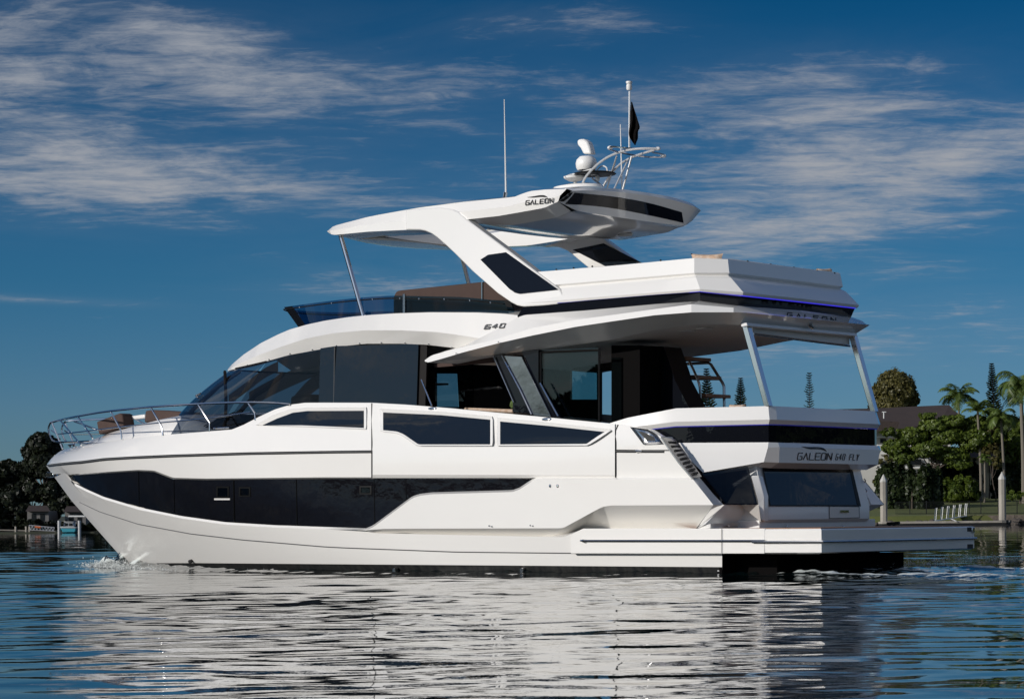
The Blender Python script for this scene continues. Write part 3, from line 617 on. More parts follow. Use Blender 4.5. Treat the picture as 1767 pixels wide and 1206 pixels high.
# forward edge trim
MB().tube([p+np.array([-.01, 0, 0]) for p in T1], .018, 6).mirror().build('windscreen_header', 'seam', Y)
for pts, w in [([(430, 690), (470, 668), (520, 645), (560, 628)], .16), ([(505, 700), (530, 672), (560, 650), (600, 632)], .16), ([(395, 690), (425, 668), (455, 645), (480, 632)], .10)]:
    P = smooth([PY(u, v, 1.5) for u, v in pts], 16)
    MB().loft([[p+np.array([0, 0, w]) for p in P], [p-np.array([0, 0, w]) for p in P]]).build('roof_pillar', 'dark_in', Y)
b = MB(); b.tube([PY(338, 683, -1.35), PY(346, 679, -1.35)], .02, 6); b.tube([PY(338, 683, -1.35), PY(342, 686, -1.35)], .015, 6); b.build('wiper_motor', 'steel2', Y)
MB().tube([PY(352, 735, -1.6), PY(405, 711, -1.55), PY(420, 725, -1.6)], .012, 5).build('wiper_arm', 'seam', Y)
# interior: floor, consoles, starboard wall with its windows
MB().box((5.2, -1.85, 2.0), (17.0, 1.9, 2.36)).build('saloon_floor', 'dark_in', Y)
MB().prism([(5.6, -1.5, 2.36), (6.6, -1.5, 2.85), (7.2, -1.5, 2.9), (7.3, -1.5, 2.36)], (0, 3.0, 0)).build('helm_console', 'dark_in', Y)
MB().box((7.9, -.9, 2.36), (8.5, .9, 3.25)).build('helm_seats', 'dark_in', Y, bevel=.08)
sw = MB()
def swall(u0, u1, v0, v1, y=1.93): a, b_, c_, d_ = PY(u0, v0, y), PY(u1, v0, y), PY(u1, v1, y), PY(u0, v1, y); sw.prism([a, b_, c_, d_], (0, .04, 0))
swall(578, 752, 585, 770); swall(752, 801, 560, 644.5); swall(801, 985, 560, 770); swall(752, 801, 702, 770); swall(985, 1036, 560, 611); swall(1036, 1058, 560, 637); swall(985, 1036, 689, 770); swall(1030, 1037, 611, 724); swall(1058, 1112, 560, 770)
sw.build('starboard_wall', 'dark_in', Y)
MB().prism(outl([(984, 610), (1032, 610), (1032, 690), (984, 690)], 1.91), (0, .008, 0)).build('side_window', 'glass_clear', Y)
MB().prism(outl([(751, 643), (802, 643), (802, 703), (751, 703)], 1.91), (0, .008, 0)).build('side_window', 'glass_clear', Y)
MB().prism(outl([(985, 636), (1000, 630), (1034, 626), (1056, 624), (1056, 638), (1030, 641), (1000, 640)], 1.3), (0, .2, 0)).build('pendant_lamp', 'dark_in', Y)
MB().prism(outl([(752, 661), (768, 661), (768, 664), (752, 665)], 1.5), (0, .1, 0)).build('picture_light', 'seam', Y)
# saloon ceiling with warm edge
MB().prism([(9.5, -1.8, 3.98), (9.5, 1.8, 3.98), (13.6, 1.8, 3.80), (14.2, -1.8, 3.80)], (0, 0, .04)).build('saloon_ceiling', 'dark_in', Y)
MB().prism(outl([(748, 628), (890, 612), (905, 612), (905, 618), (880, 623), (750, 634)], -1.7), (0, .06, 0)).build('ceiling_trim', 'brown', Y)
MB().prism(outl([(800, 703), (886, 706), (886, 713), (800, 708)], -1.3), (0, 1.0, 0)).build('saloon_sofa', 'cush', Y, bevel=.03)
b = MB()
for k in range(26):
    p = PY(882+random.uniform(-3, 3), 702+random.uniform(-5, 3), -1.3); b.add([p, p+np.array([.05, 0, .03]), p+np.array([.02, .02, .07])], [(0, 1, 2)])
b.build('potted_plant', 'leafy', Y) if 'leafy' in M else None
# raked pillar: black frame and polished panel
MB().prism(outl([(851, 612), (866, 612), (915, 714), (884, 711), (885, 695)], -1.97), (0, .10, 0)).build('raked_frame', 'dark', Y)
MB().prism(outl([(866, 613), (900, 615), (951, 720), (917, 716)], -2.0), (0, .06, 0)).build('raked_pillar', 'polish', Y, bevel=.008)
MB().tube([PY(866, 614, -2.02), PY(897, 672, -2.02), PY(917, 715, -2.02)], .016, 6).build('pillar_trim', 'steel', Y)
MB().tube([PY(852, 616, -2.0), PY(886, 694, -2.0)], .012, 6).build('frame_trim', 'steel2', Y)
MB().prism(outl([(900, 606), (929, 604), (929, 660), (968, 722), (951, 720)], -1.95), (0, .05, 0)).build('raked_frame', 'dark', Y)
for pts in ([(727, 655), (745, 700)], [(932, 661), (963, 718)]):
    MB().tube([PY(u, v, -2.05) for u, v in pts], .016, 6).build('deck_handrail', 'steel', Y)
MB().prism(outl([(929, 604), (1034, 600), (1034, 728), (968, 722), (929, 690)], -1.9), (0, .02, 0)).build('aft_side_window', 'glass_dk', Y)
for pts in ([(933, 604), (933, 690)], [(1034, 600), (1034, 728)], [(930, 608), (1034, 604)]):
    MB().tube([PY(u, v, -1.915) for u, v in pts], .02, 5).build('window_frame', 'seam', Y)
# dark aft bulkhead and open door leaf
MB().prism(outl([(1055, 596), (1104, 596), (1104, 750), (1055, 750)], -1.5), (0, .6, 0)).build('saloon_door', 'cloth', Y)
MB().prism(outl([(1104, 596), (1145, 598), (1160, 640), (1164, 655), (1190, 705), (1190, 760), (1104, 760)], -.9), (0, .5, 0)).build('wet_bar', 'dark', Y)
MB().tube([PY(1104, 600, -.93), PY(1104, 720, -.93)], .02, 6).build('door_jamb', 'seam', Y)
b = MB(); b.tube(smooth([PY(u, v, -1.0) for u, v in [(1112, 700), (1117, 697), (1119, 700), (1117, 706), (1111, 708)]], 14), .012, 6); b.tube([PY(1110.5, 703, -1.0), PY(1110.5, 716, -1.0)], .018, 6); b.build('door_latch', 'steel', Y)
# stairs to the flybridge
STR = MB().prism(outl([(1160, 628), (1175, 628), (1211, 703), (1194, 703)], .15), (0, .06, 0)).prism(outl([(1158, 640), (1167, 640), (1192, 703), (1181, 703)], .75), (0, .06, 0)).build('fly_stairs', 'seam', Y)
for a, b_, v0, v1 in [(1138, 1190, 615, 621), (1154.6, 1208, 647, 653.5), (1169.5, 1224, 679, 685)]:
    MB().prism(outl([(a, v0), (b_-6, v0), (b_-6, v1), (a, v1)], .10), (0, .75, 0)).build('stair_tread', 'teak', STR, bevel=.01)
MB().tube(smooth([PY(u, v, .0) for u, v in [(1189, 622.7), (1199, 643), (1207, 664.5), (1208.5, 685), (1208, 703)]], 16), .022, 7).build('handrail', 'steel2', STR)
MB().tube([PY(u, v, .8) for u, v in [(1169.5, 628.6), (1222, 626), (1227, 629), (1247, 661), (1249.5, 667), (1250, 704)]], .026, 7).build('handrail', 'steel2', STR)

# ------------------------------------------------------------------ flybridge deck moulding
E1 = [(393, 637, -.95), (400, 629, -1.1), (420, 612, -1.25), (450, 592, -1.4), (480, 577, -1.5), (500, 568.5, -1.55), (530, 560, -1.6), (560, 553.5, -1.65), (600, 547.5, -1.72), (640, 543.5, -1.78), (680, 541, -1.85), (740, 539, -1.95), (820, 539.3, -2.02), (870, 541.5, -2.05), (893, 544, -2.08), (904, 543, -2.10), (1014, 535.5, -2.12), (1129, 525, -2.10), (1208, 519, -2.02)]
E2 = [(393, 638.3, -1.0), (400, 634, -1.18), (439, 615.5, -1.55), (487, 597.6, -1.80), (529, 584, -1.93), (574, 575, -2.0), (629, 570, -2.05), (692, 570, -2.1), (754, 573, -2.15), (804, 580, -2.2), (848.5, 587.5, -2.25), (896, 575, -2.30)]
E3 = [(393, 640, -1.0), (400, 638, -1.18), (439, 629, -1.50), (499, 612.5, -1.72), (574, 599, -1.86), (633, 593, -1.9), (693, 593, -1.92), (738, 595, -1.93), (780, 600, -1.95), (830, 606, -1.97), (896, 606, -1.98)]
WT = [(733, 621.5, -2.44), (745, 613, -2.43), (781, 603, -2.42), (820, 594, -2.41), (847, 588, -2.40), (918, 566, -2.38), (993, 552, -2.38), (1060, 543, -2.38), (1129, 533.5, -2.36), (1193, 525, -2.30)]
W1 = [(733, 623.5, -2.44), (739, 625.5, -2.44), (769, 617, -2.44), (799, 608, -2.43), (858.5, 592.5, -2.43), (918, 579, -2.42), (993, 564, -2.42), (1060, 554, -2.42), (1129, 544, -2.41), (1193, 539, -2.38)]
W2 = [(733, 624.5, -2.4), (747, 626, -2.36), (800, 618.5, -2.15), (849, 612.5, -2.0), (927, 603.6, -1.92), (974, 597.5, -1.92), (1050, 587, -1.92), (1129, 570, -1.92), (1187, 561, -1.90)]
def PN(P, n): return resample([PY(*p) for p in P], n)
def SN(P, n): return smooth([PY(*p) for p in P], n)
nb = 90
brow = MB(); e1 = PN([p for p in E1 if p[0] <= 896], nb); e2 = PN(E2, nb); e3 = PN(E3, nb)
e0 = [p+np.array([.05, .25, .05]) for p in e1]; ec = [np.array([p[0]+.25*max(0, 1-(p[0]-7)/3), 0, p[2]+.22]) for p in e1]
brow.loft([ec, e0, e1]); brow.loft([e1, e2, e3]); brow.loft([e3, [p+np.array([0, .15, .0]) for p in e3]])
RF = brow.mirror().build('saloon_roof', 'gel', Y, angle=24)
for k, u in enumerate([427, 464, 500, 539, 580, 620, 658, 699, 740, 780]):
    v = np.interp(u, *np.array(E3)[:, :2].T)-2; yy = np.interp(u, np.array(E3)[:, 0], np.array(E3)[:, 2])-.02
    MB().ball(PY(u, v, yy), .014, 6).build('snap_button', 'steel2', Y)
fd = MB()
nw = 80
A0 = PN([(847, 556, -2.2), (904, 545, -2.10)]+[p for p in E1 if p[0] > 950], nw)
def aft(zfun, near, far):       # corner points across the stern, port to starboard, symmetric
    return near
# rows run along port then round the stern to the centre line; mirrored after
def row(P, tail): return [*PN(P, nw), *[np.array(t, float) for t in tail]]
rA = row([(735, 621, -2.4), (760, 608, -2.36), (800, 597, -2.32), (848, 573, -2.25), (890, 549, -2.13), (905, 543.5, -2.11), (1014, 535.5, -2.12), (1129, 525, -2.10), (1208, 519.5, -2.02)], [(18.55, -1.72, 4.235), (18.60, -1.2, 4.235), (18.62, 0, 4.235)])
rT = row(WT, [(18.60, -1.93, 4.19), (18.68, -1.3, 4.185), (18.72, 0, 4.18)])
rW = row(W1, [(18.66, -2.02, 4.11), (18.80, -1.85, 4.105), (18.84, 0, 4.10)])
rU = row(W2, [(18.35, -1.85, 3.95), (18.55, -1.70, 3.93), (18.60, 0, 3.93)])
fd.loft([rA, rT, rW, rU]); 
ceil = [np.array([p[0], 0, p[2]+.03]) for p in rU]; MB().loft([rU, ceil]).mirror().build('cockpit_ceiling', 'ceil', Y)
dkr = [np.array([p[0], 0, p[2]+.02]) for p in rA]; fd.loft([dkr, rA])
# rounded tip of the wing
fd.mirror(); FD = fd.build('flybridge_deck', 'gel', Y, angle=14)
for u in (787, 860): MB().ball(PY(u, np.interp(u, *np.array(W1)[:, :2].T)-2, -2.46), .012, 6).build('snap_button', 'steel2', Y)
# stern gutter with lit underside rail and rolled blind
MB().prism([(18.60, -1.72, 3.96), (18.70, -1.72, 3.96), (18.72, -1.72, 3.91), (18.60, -1.72, 3.90)], (0, 3.3, 0)).build('blind_housing', 'gel2', Y, bevel=.006)
bl = [PX(u, v, 18.56) for u, v in [(1298, 557), (1466, 575), (1466, 597), (1440, 595), (1400, 589), (1350, 582), (1300, 576)]]
MB().prism(bl, (-.02, 0, 0)).build('roller_blind', 'ceil', Y)
MB().tube([bl[-1], bl[4], bl[2]], .02, 6).build('blind_bar', 'steel2', Y)
MB().tube([PX(1400, 555, 18.70), PX(1398, 562, 18.78), PX(1402, 566, 18.78)], .03, 8).build('stern_camera', 'steel2', Y)
for (u, v) in ((1186, 570), (1216, 566)): MB().lathe([(0.001, 0), (.14, 0), (.14, -.02), (0.001, -.02)], PY(u, v, -1.2), 16).build('ceiling_light', 'white', Y)
# ------------------------------------------------------------------ dark band, blue strip, parapet
HP = [(1208, -2.06), ]
def brow_(P, tail): return [*PN(P, 40), *[np.array(t, float) for t in tail]]
b1 = brow_([(904, 528.5, -2.12), (1014, 518.5, -2.14), (1129, 509, -2.12), (1208, 503.5, -2.06)], [(18.60, -1.70, 4.385), (18.62, 0, 4.385)])
b2 = brow_([(893, 545, -2.08), (1014, 536.5, -2.10), (1129, 526, -2.08), (1208, 520, -2.00)], [(18.52, -1.70, 4.235), (18.54, 0, 4.235)])
MB().loft([b1, b2]).mirror().build('flybridge_window_band', 'dark', Y, angle=12)
bl1 = [p+np.array([0, -.02, .02]) if p[1] < -1.71 else p+np.array([.02, 0, .014]) for p in b1]; bl2 = [p+np.array([0, -.02, -.004]) if p[1] < -1.71 else p+np.array([.02, 0, -.004]) for p in b1]
MB().loft([bl1[37:], bl2[37:]]).mirror().build('blue_light_strip', 'led', Y)
MB().loft([bl1[:38], bl2[:38]]).mirror().build('blue_light_strip', 'led2', Y)
q1 = brow_([(896, 471.5, -2.0), (945, 468, -2.02), (1070, 457.5, -2.02), (1198, 445.5, -2.0)], [(18.33, -1.68, 4.99), (18.36, 0, 4.99)])
q1i = [p+np.array([-.06 if i > 40 else 0, .10 if i < 41 else .02, .015]) for i, p in enumerate(q1)]
q2_ = brow_([(900, 496, -2.03), (963, 491, -2.04), (1198, 471, -2.03)], [(18.37, -1.70, 4.77), (18.40, 0, 4.77)])
q3 = brow_([(900, 499.5, -1.99), (963, 494.5, -2.0), (1200, 474.5, -1.99)], [(18.33, -1.68, 4.735), (18.36, 0, 4.735)])
q4 = brow_([(900, 508, -2.07), (975, 501, -2.08), (1201, 479, -2.06)], [(18.42, -1.72, 4.68), (18.45, 0, 4.68)])
q5 = brow_([(900, 524, -2.15), (1014, 514, -2.20), (1129, 505, -2.20), (1208, 499, -2.13)], [(18.66, -1.74, 4.44), (18.68, 0, 4.44)])
q6 = brow_([(902, 528.5, -2.12), (1014, 518, -2.17), (1129, 508.5, -2.17), (1208, 502.8, -2.10)], [(18.64, -1.73, 4.40), (18.66, 0, 4.40)])
qi = [np.array([p[0], p[1]*.93, 4.45]) for p in q1i]
MB().loft([qi, q1i, q1, q2_, q3, q4, q5, q6, b1]).mirror().build('flybridge_parapet', 'gel', Y, angle=18)
for u in (960, 990, 1022, 1062, 1100, 1140, 1290, 1330, 1370, 1410, 1440):
    p = PY(u, np.interp(u, [945, 1198], [468, 445.5]), -1.98) if u < 1200 else PX(u, np.interp(u, [1252, 1461], [447, 475.5]), 18.33)
    MB().ball(p+np.array([0, 0, .012]), .016, 6).build('snap_button', 'seam', Y)
# ------------------------------------------------------------------ flybridge forward: screen and covered furniture
sc_t = [(490, 530, -.9), (560, 520.5, -1.35), (620, 514, -1.6), (676, 510.5, -1.78), (740, 511.5, -1.9), (800, 513, -1.95), (870, 520, -2.0)]
sc_b = [(516, 566, -.98), (560, 556.5, -1.4), (620, 548, -1.6), (676, 543, -1.78), (740, 541, -1.9), (800, 541, -1.95), (880, 546, -2.0)]
S1, S2 = SN(sc_t, 60), SN(sc_b, 60); kx = 33
fr1 = [S1[0]*np.array([1, f, 1])+np.array([-.35*(1-f*f), 0, 0]) for f in np.linspace(0, 1, 14)[:-1]]; fr2 = [S2[0]*np.array([1, f, 1])+np.array([-.35*(1-f*f), 0, 0]) for f in np.linspace(0, 1, 14)[:-1]]
WS = MB().loft([[*fr1, *S1], [*fr2, *S2]]).mirror().build('flybridge_screen', 'glass_blue', Y, angle=60)
MB().tube([*(fr1+np.array([0, 0, -.05])), *(S1+np.array([0, -.01, -.045]))], .012, 5).mirror().build('screen_rail', 'seam', WS)
MB().loft([[S1[0]+np.array([0, 0, 0]), S1[2]], [S2[0], S2[3]]]).build('screen_corner_post', 'dark', WS)
MB().tube([S1[kx]+np.array([0, -.01, .03]), S2[kx]+np.array([0, -.01, 0])], .03, 6).build('screen_post', 'steel2', WS)
for k in (4, 12, 24, 32, 37, 44, 51, 56): MB().ball(S1[k]+np.array([0, -.03, -.045]), .016, 6).build('screen_bolt', 'steel', WS)
MB().loft([[p+np.array([0, .0, .03]) for p in S2], [p+np.array([0, -.0, -.10]) for p in S2]]).mirror().build('screen_base', 'dark_in', Y)
MB().prism([*(S2[:34]+np.array([0, .04, 0]))]+[S2[33]*np.array([1, -1, 1]), S2[0]*np.array([1, -1, 1])], (0, 0, -.06)).build('dashboard', 'dark_in', Y)
MB().prism(outl([(678, 513), (684, 502), (693, 500.5), (835, 486), (868, 498), (890, 545), (678, 545)], -1.55), (0, 2.2, 0)).build('furniture_cover', 'brown', Y, bevel=.03)
MB().prism(outl([(681, 517), (880, 518), (890, 546), (681, 546)], -1.72), (0, .04, 0)).build('side_settee', 'dark_in', Y)
MB().tube([PY(831.5, 485, -1.57), PY(831.5, 540, -1.57)], .012, 6).build('cover_pole', 'steel', Y)
# ------------------------------------------------------------------ hardtop
yo = -1.93
Tp = [(567.5, 397, -1.80), (571, 393, -1.78), (578, 389.5, -1.76), (634.6, 374.6, -1.80), (709, 361, -1.82), (799, 349, -1.84), (888, 340, -1.85), (900, 335, -1.85), (915, 330, -1.86), (940, 327.5, -1.86), (978, 326, -1.86)]
Bp = [(567.5, 402, -1.82), (571, 404.5, -1.84), (578, 405.5, -1.86), (634.6, 400, -1.92), (709, 396.5, yo), (760, 388, yo), (805, 379, yo), (860, 373, yo), (900, 366, yo), (939, 359, yo), (963, 348, yo)]
tP, bP = PN(Tp, 60), PN(Bp, 60)
mP = [a*.45+b_*.55+np.array([0, -.05, 0]) for a, b_ in zip(tP, bP)]
tI = [p+np.array([0, .28, .05]) for p in tP]
bI = [p+np.array([0.0, .35, -.02 if p[0] < 12.9 else -.02-.11*min(1, (p[0]-12.9)/.9)]) for p in bP]
ht = MB(); ht.loft([tI, tP, mP, bP, bI])
# top and belly skins around the sunroof opening
def xz(rows, x): r = np.array(rows); return float(np.interp(x, r[:, 0], r[:, 2]))
X0, X1, YO = 10.7, 12.8, 1.31; XF, XB = tP[0][0], 15.2
def skin(rowsI, zc, side):
    xs = sorted(set(list(np.linspace(XF+.02, XB, 40))+[X0, X1])); ys = [1.58, YO, .7, 0]
    vs = []; fs = []; idx = {}; dip = lambda x, yv: (-.14 if side and yv < 1.4 and yv > .5 else 0)*min(1, max(0, (x-10.2)/.5))*min(1, max(0, (13.3-x)/.5))
    for i, x in enumerate(xs):
        ze = xz(rowsI, x)
        for j, yv in enumerate(ys):
            bow = (1-(yv/1.58)**2)*zc; fx = -(.35*(1-(yv/1.58)**2))*max(0, 1-(x-XF)/1.0) if side else -(.35*(1-(yv/1.58)**2))*max(0, 1-(x-XF)/1.0)
            idx[i, j] = len(vs); vs.append((x+fx, -yv, ze+bow+dip(x, yv)))
    for i in range(len(xs)-1):
        for j in range(3):
            if j > 0 and X0-1e-6 <= xs[i] and xs[i+1] <= X1+1e-6: continue
            fs.append((idx[i, j], idx[i+1, j], idx[i+1, j+1], idx[i, j+1]))
    return vs, fs, idx, xs
for rows_, zc in ((tI, .06), (bI, -.03)):
    v_, f_, i_, x_ = skin(rows_, zc, rows_ is tI); ht.add(v_, f_)
# inner walls of the opening and nose
zt_ = lambda x, yv=YO: xz(tI, x)+(1-(yv/1.58)**2)*.06-(.14 if .5 < yv < 1.4 and 10.6 < x < 12.9 else 0); zb_ = lambda x, yv=YO: xz(bI, x)+(1-(yv/1.58)**2)*-.03
xs_ = np.linspace(X0, X1, 14); ht.loft([[(x, -YO, zt_(x)) for x in xs_], [(x, -YO, zb_(x)) for x in xs_]])
for X_ in (X0, X1): ht.loft([[(X_, -y, zt_(X_, y)) for y in (YO, .7, 0)], [(X_, -y, zb_(X_, y)) for y in (YO, .7, 0)]])
nf = [1.58, YO, .7, 0]; fx = lambda y: XF+.02-.35*(1-(y/1.58)**2)
ht.loft([[(fx(y), -y, zt_(XF+.02, y)) for y in nf], [(fx(y)-.03, -y, (zt_(XF+.02, y)+zb_(XF+.02, y))/2) for y in nf], [(fx(y), -y, zb_(XF+.02, y)) for y in nf]])
ht.loft([[tI[0], tP[0]], [(tI[0]+bI[0])/2+np.array([-.03, 0, 0]), (tP[0]+bP[0])/2], [bI[0], bP[0]]])
# raked tail: white frame around the black glass
tl = [PY(978, 326, -1.86), PY(1008, 326, -1.55)]
g_t = [PY(978, 332, -1.87), PY(991, 332.5, -1.72)]
zTop = 6.40
tail_t = [tP[-1], np.array([15.42, -1.5, 6.40]), np.array([15.50, -.8, 6.44]), np.array([15.52, 0, 6.45])]
tail_m = [np.array([15.36, -1.86, 6.32]), np.array([15.46, -1.5, 6.35]), np.array([15.54, -.8, 6.385]), np.array([15.56, 0, 6.395])]
tail_b = [bP[-1], np.array([15.22, -1.5, 6.03]), np.array([15.26, -.8, 6.01]), np.array([15.27, 0, 6.005])]
tail_i = [bI[-1], np.array([15.10, -1.5, xz(bI, 15.1)]), np.array([15.10, -.8, xz(bI, 15.1)-.02]), np.array([15.1, 0, xz(bI, 15.1)-.03])]
tail_t, tail_m, tail_b, tail_i = [list(smooth(r_, 17)) for r_ in (tail_t, tail_m, tail_b, tail_i)]
def brow17(fz): return [np.array([XB, p[1]*1.58/1.9 if p[1] < -1.6 else p[1], fz(XB, min(1.58, abs(p[1])))]) for p in tail_t]
ht.loft([brow17(zt_), tail_t, tail_m, tail_b]); ht.loft([tail_b, brow17(zb_)])
0 and ht.loft([[np.array([XB, -1.58, xz(tI, XB)]), np.array([XB, -YO, zt_(XB)]), np.array([XB, -.7, zt_(XB, .7)]), np.array([XB, 0, zt_(XB, 0)])], tail_t, tail_m, tail_b])
0 and ht.loft([tail_b, [np.array([XB, -1.58, xz(bI, XB)]), np.array([XB, -YO, zb_(XB)]), np.array([XB, -.7, zb_(XB, .7)]), np.array([XB, 0, zb_(XB, 0)])]])
ht.mirror(); HT = ht.build('hardtop', 'gel', Y, angle=24)
def lp(a, b_, f): return a*(1-f)+b_*f
n3 = np.array([.03, 0, -.02])
tw = [[lp(np.array(a), np.array(b_), f)+n3 for a, b_ in zip(tail_m, tail_b)] for f in (.10, .86)]
tw = [r[4:] for r in tw]
HC = caster(HT, off=.012)
gt_ = smooth([(991.6, 333), (1059, 340), (1118.5, 350.5), (1176.7, 366.5)], 30); gb_ = smooth([(975.5, 352.5), (1011, 354.5), (1059, 360), (1118.5, 371.5), (1179.7, 385)], 30)
MB().loft([[HC(*(a*(1-f)+b_*f)) for a, b_ in zip(gt_, gb_)] for f in np.linspace(0, 1, 5)]).build('tail_window', 'dark', HT, angle=60)
MB().loft([[HC(*lerp2(a, b_, f)) for f in np.linspace(0, 1, 8)] for a, b_ in [((979, 333), (989, 332.6)), ((974, 338), (985, 338)), ((969, 343), (980, 343)), ((963.5, 348), (973, 348))]]).build('vent_grille', 'seam', HT)
# arch legs
lego = [(700, 361+36), (709, 396.8), (725, 397), (733, 398.5), (745, 403.5), (754, 410), (770, 424), (784, 437), (814, 467), (858.5, 506), (882, 522), (892, 527), (903, 529), (935, 527), (960, 524.5), (975, 515), (965, 499), (876, 431.5), (805, 379), (790, 366), (778, 361), (760, 358.5), (700, 362)]
def yl(v): return float(np.interp(v, [360, 430, 525], [-1.99, -1.99, -2.16]))
for sgn in (1, -1):
    P = [PY(u, v, yl(v))*np.array([1, sgn, 1]) for u, v in lego]
    lg = MB().prism(P, (0, .20*sgn, 0)).build('arch_leg', 'gel', HT, bevel=.02)
    pn = [(824, 442.5), (873.5, 435.5), (964, 500), (897, 507), (889, 505), (880, 499)]
    MB().prism([(PY(u, v, yl(v))+np.array([0, -.012, 0]))*np.array([1, sgn, 1]) for u, v in pn], (0, .22*sgn+.02*sgn, 0)).build('arch_window', 'dark', lg)
    if sgn == -1: MB().prism([PY(u, v, 1.775) for u, v in [(988, 431), (1041, 420), (1106, 453), (1120, 470), (1075, 475)]], (0, .02, 0)).build('arch_inner_window', 'dark', lg)
    if sgn == 1: MB().ball(PY(823, 429.5, -2.0), .035, 8, (1, .5, 1)).build('navigation_light', 'steel2', lg)
P = [PY(588, 407, -1.66), PY(627.5, 547, -1.62)]
for sgn in (1, -1): MB().tube([p*np.array([1, sgn, 1]) for p in P], .042, 10).build('hardtop_pole', 'steel', HT)
for u0, v0, u1, v1 in []: pass
MB().prism([(10.0, -1.3, 5.985), (10.69, -1.3, 5.95), (10.69, 1.3, 5.95), (10.0, 1.3, 5.985)], (0, 0, -.012)).build('sunroof_slats', 'blind', HT)
MB().prism([PZ(u, v, 5.93) for u, v in [(1085, 362), (1092, 362), (1090, 372), (1083, 372)]][:4], (0, 0, -.01)).build('roof_light', 'white', HT) if False else None
MB().lathe([(0.001, 0), (.13, 0), (.13, -.03), (0.001, -.04)], (14.4, .9, 5.90), 16).build('roof_speaker', 'blind', HT)
# ------------------------------------------------------------------ cockpit pillars
for sgn in (1, -1):
    P = [PY(u, v, -1.66)*np.array([1, sgn, 1]) for u, v in [(1278, 556), (1288, 556), (1327, 701), (1318, 701)]]
    MB().prism(P, (0, .12*sgn, 0)).build('cockpit_pillar', 'steel', Y, bevel=.012)
# ------------------------------------------------------------------ mast frame, radar, satellite dome, aerials
mb_ = MB()
fr = [(1003, 322, -.35), (1012, 304, -.35), (1030, 285, -.3), (1048, 272, -.25), (1066, 264, -.2), (1085, 259, -.15), (1110, 256.5, -.1), (1134, 257, 0)]
fr2 = [(1040, 323, .55), (1055, 300, .5), (1070, 284, .45), (1088, 273, .35), (1105, 266.5, .25), (1130, 259, .1)]
MF = MB(); MF.tube(smooth([PY(*p) for p in fr], 30), .021, 8); MF.tube(smooth([PY(*p) for p in fr2], 24), .021, 8)
for pts in [[(1047, 327, .5), (1064, 270, -.1)], [(1059, 328, -.3), (1086, 272, .1)], [(1074, 330, .2), (1090, 270, .3)]]:
    MF.tube([PY(*p) for p in pts], .016, 7)
MF = MF.build('mast_frame', 'steelw', Y)
MB().tube([PY(1022, 308, -.1), PY(1040, 322, .1)], .016, 6).build('brace', 'steel', MF)
lo = [(1050, 258, -.45), (1057, 253.5, -.45), (1090, 257, .0), (1130, 257.5, .3), (1136, 258, .3)]
MB().tube(smooth([PY(*p) for p in lo], 20), .016, 6).tube(smooth([PY(*p) for p in [(1051, 258, -.45), (1075, 264.5, .0), (1110, 270.5, .45), (1140, 271.5, .6), (1147, 269, .55), (1142, 266.5, .5), (1125, 263, .35)]], 24), .016, 6).build('flag_rail', 'steel', MF)
for u, v, y in [(1135, 257, .25), (1053, 255, -.45), (1145, 269.5, .55)]: MB().ball(PY(u, v, y), .04, 8, (1.4, 1, .8)).build('mast_light', 'white', MF)
# radar mount
pc = PY(1012, 300, -.1)
RS = MB().lathe([(.001, 0), (.36, 0), (.38, .015), (.36, .03), (.001, .03)], pc+np.array([.1, .1, -.02]), 20).build('radar_shelf', 'seam', MF)
MB().tube([PY(988, 301, -.3), PY(1022, 292, -.3)], .012, 5).tube([PY(1020, 302, -.1), PY(1053, 296, .2)], .014, 5).tube(smooth([PY(u, v, .1) for u, v in [(1030, 294), (1038, 287), (1046, 289), (1048, 296)]], 12), .012, 5).build('shelf_rail', 'white', RS)
dc = PY(1012, 292, -.05)
DM = MB().lathe([(.001, -.02), (.15, -.02), (.175, .03), (.182, .10), (.165, .165), (.115, .215), (.001, .23)], dc, 20, 1.05, 1).build('satellite_dome', 'white', Y)
RD = MB()
prf = [PY(u, v, -.05) for u, v in [(1006, 266), (1001, 256), (996, 250), (995, 244), (999, 240), (1006, 240), (1013, 244), (1017, 254), (1020, 266)]]
RD.prism(prf, (0, .16, 0)); RD.build('radar_scanner', 'white', Y, bevel=.045)
MB().lathe([(.001, 0), (.10, .0), (.19, .05), (.20, .08), (.10, .12), (.001, .13)], PY(992, 313, -.1)+np.array([0, 0, 0.0]), 16).build('satellite_antenna', 'white', Y)
MB().tube([PY(992, 313, -.1), PY(993, 322, -.1)], .03, 8).build('antenna_stem', 'white', Y)
MB().lathe([(.001, 0), (.42, 0), (.40, .05), (.30, .075), (.001, .08)], PY(997, 325, -.3)+np.array([0, 0, -.02]), 24, 1.2, .8).build('antenna_base', 'gel', Y)
MB().ball(PY(1031, 308, 0), .06, 8, (.4, 1, 1)).build('horn', 'white', MF)
MB().tube([PY(1086, 258, .1), PY(1086.5, 158, .1)], .018, 7).build('mast_pole', 'steelw', MF)
MB().lathe([(.001, 0), (.04, 0), (.05, .02), (.05, .09), (.035, .10), (.055, .12), (.055, .15), (.001, .16)], PY(1085.8, 156, .1), 12).build('all_round_light', 'white', MF)
MB().tube([PY(1073.5, 328, .3), PY(1070.5, 215, .3)], [.014, .008], 6).build('whip_aerial', 'white', Y)
MB().tube([PY(873, 338, -1.4), PY(870.2, 172, -1.4)], [.016, .007], 6).build('whip_aerial', 'white', Y)
MB().tube([PY(871, 341, -1.4), PY(872.5, 332, -1.4)], .035, 8).build('aerial_mount', 'steel', Y)
MB().ball(PY(1156, 344, 1.2), .06, 8, (2, 1, .5)).build('roof_dome_light', 'white', Y)
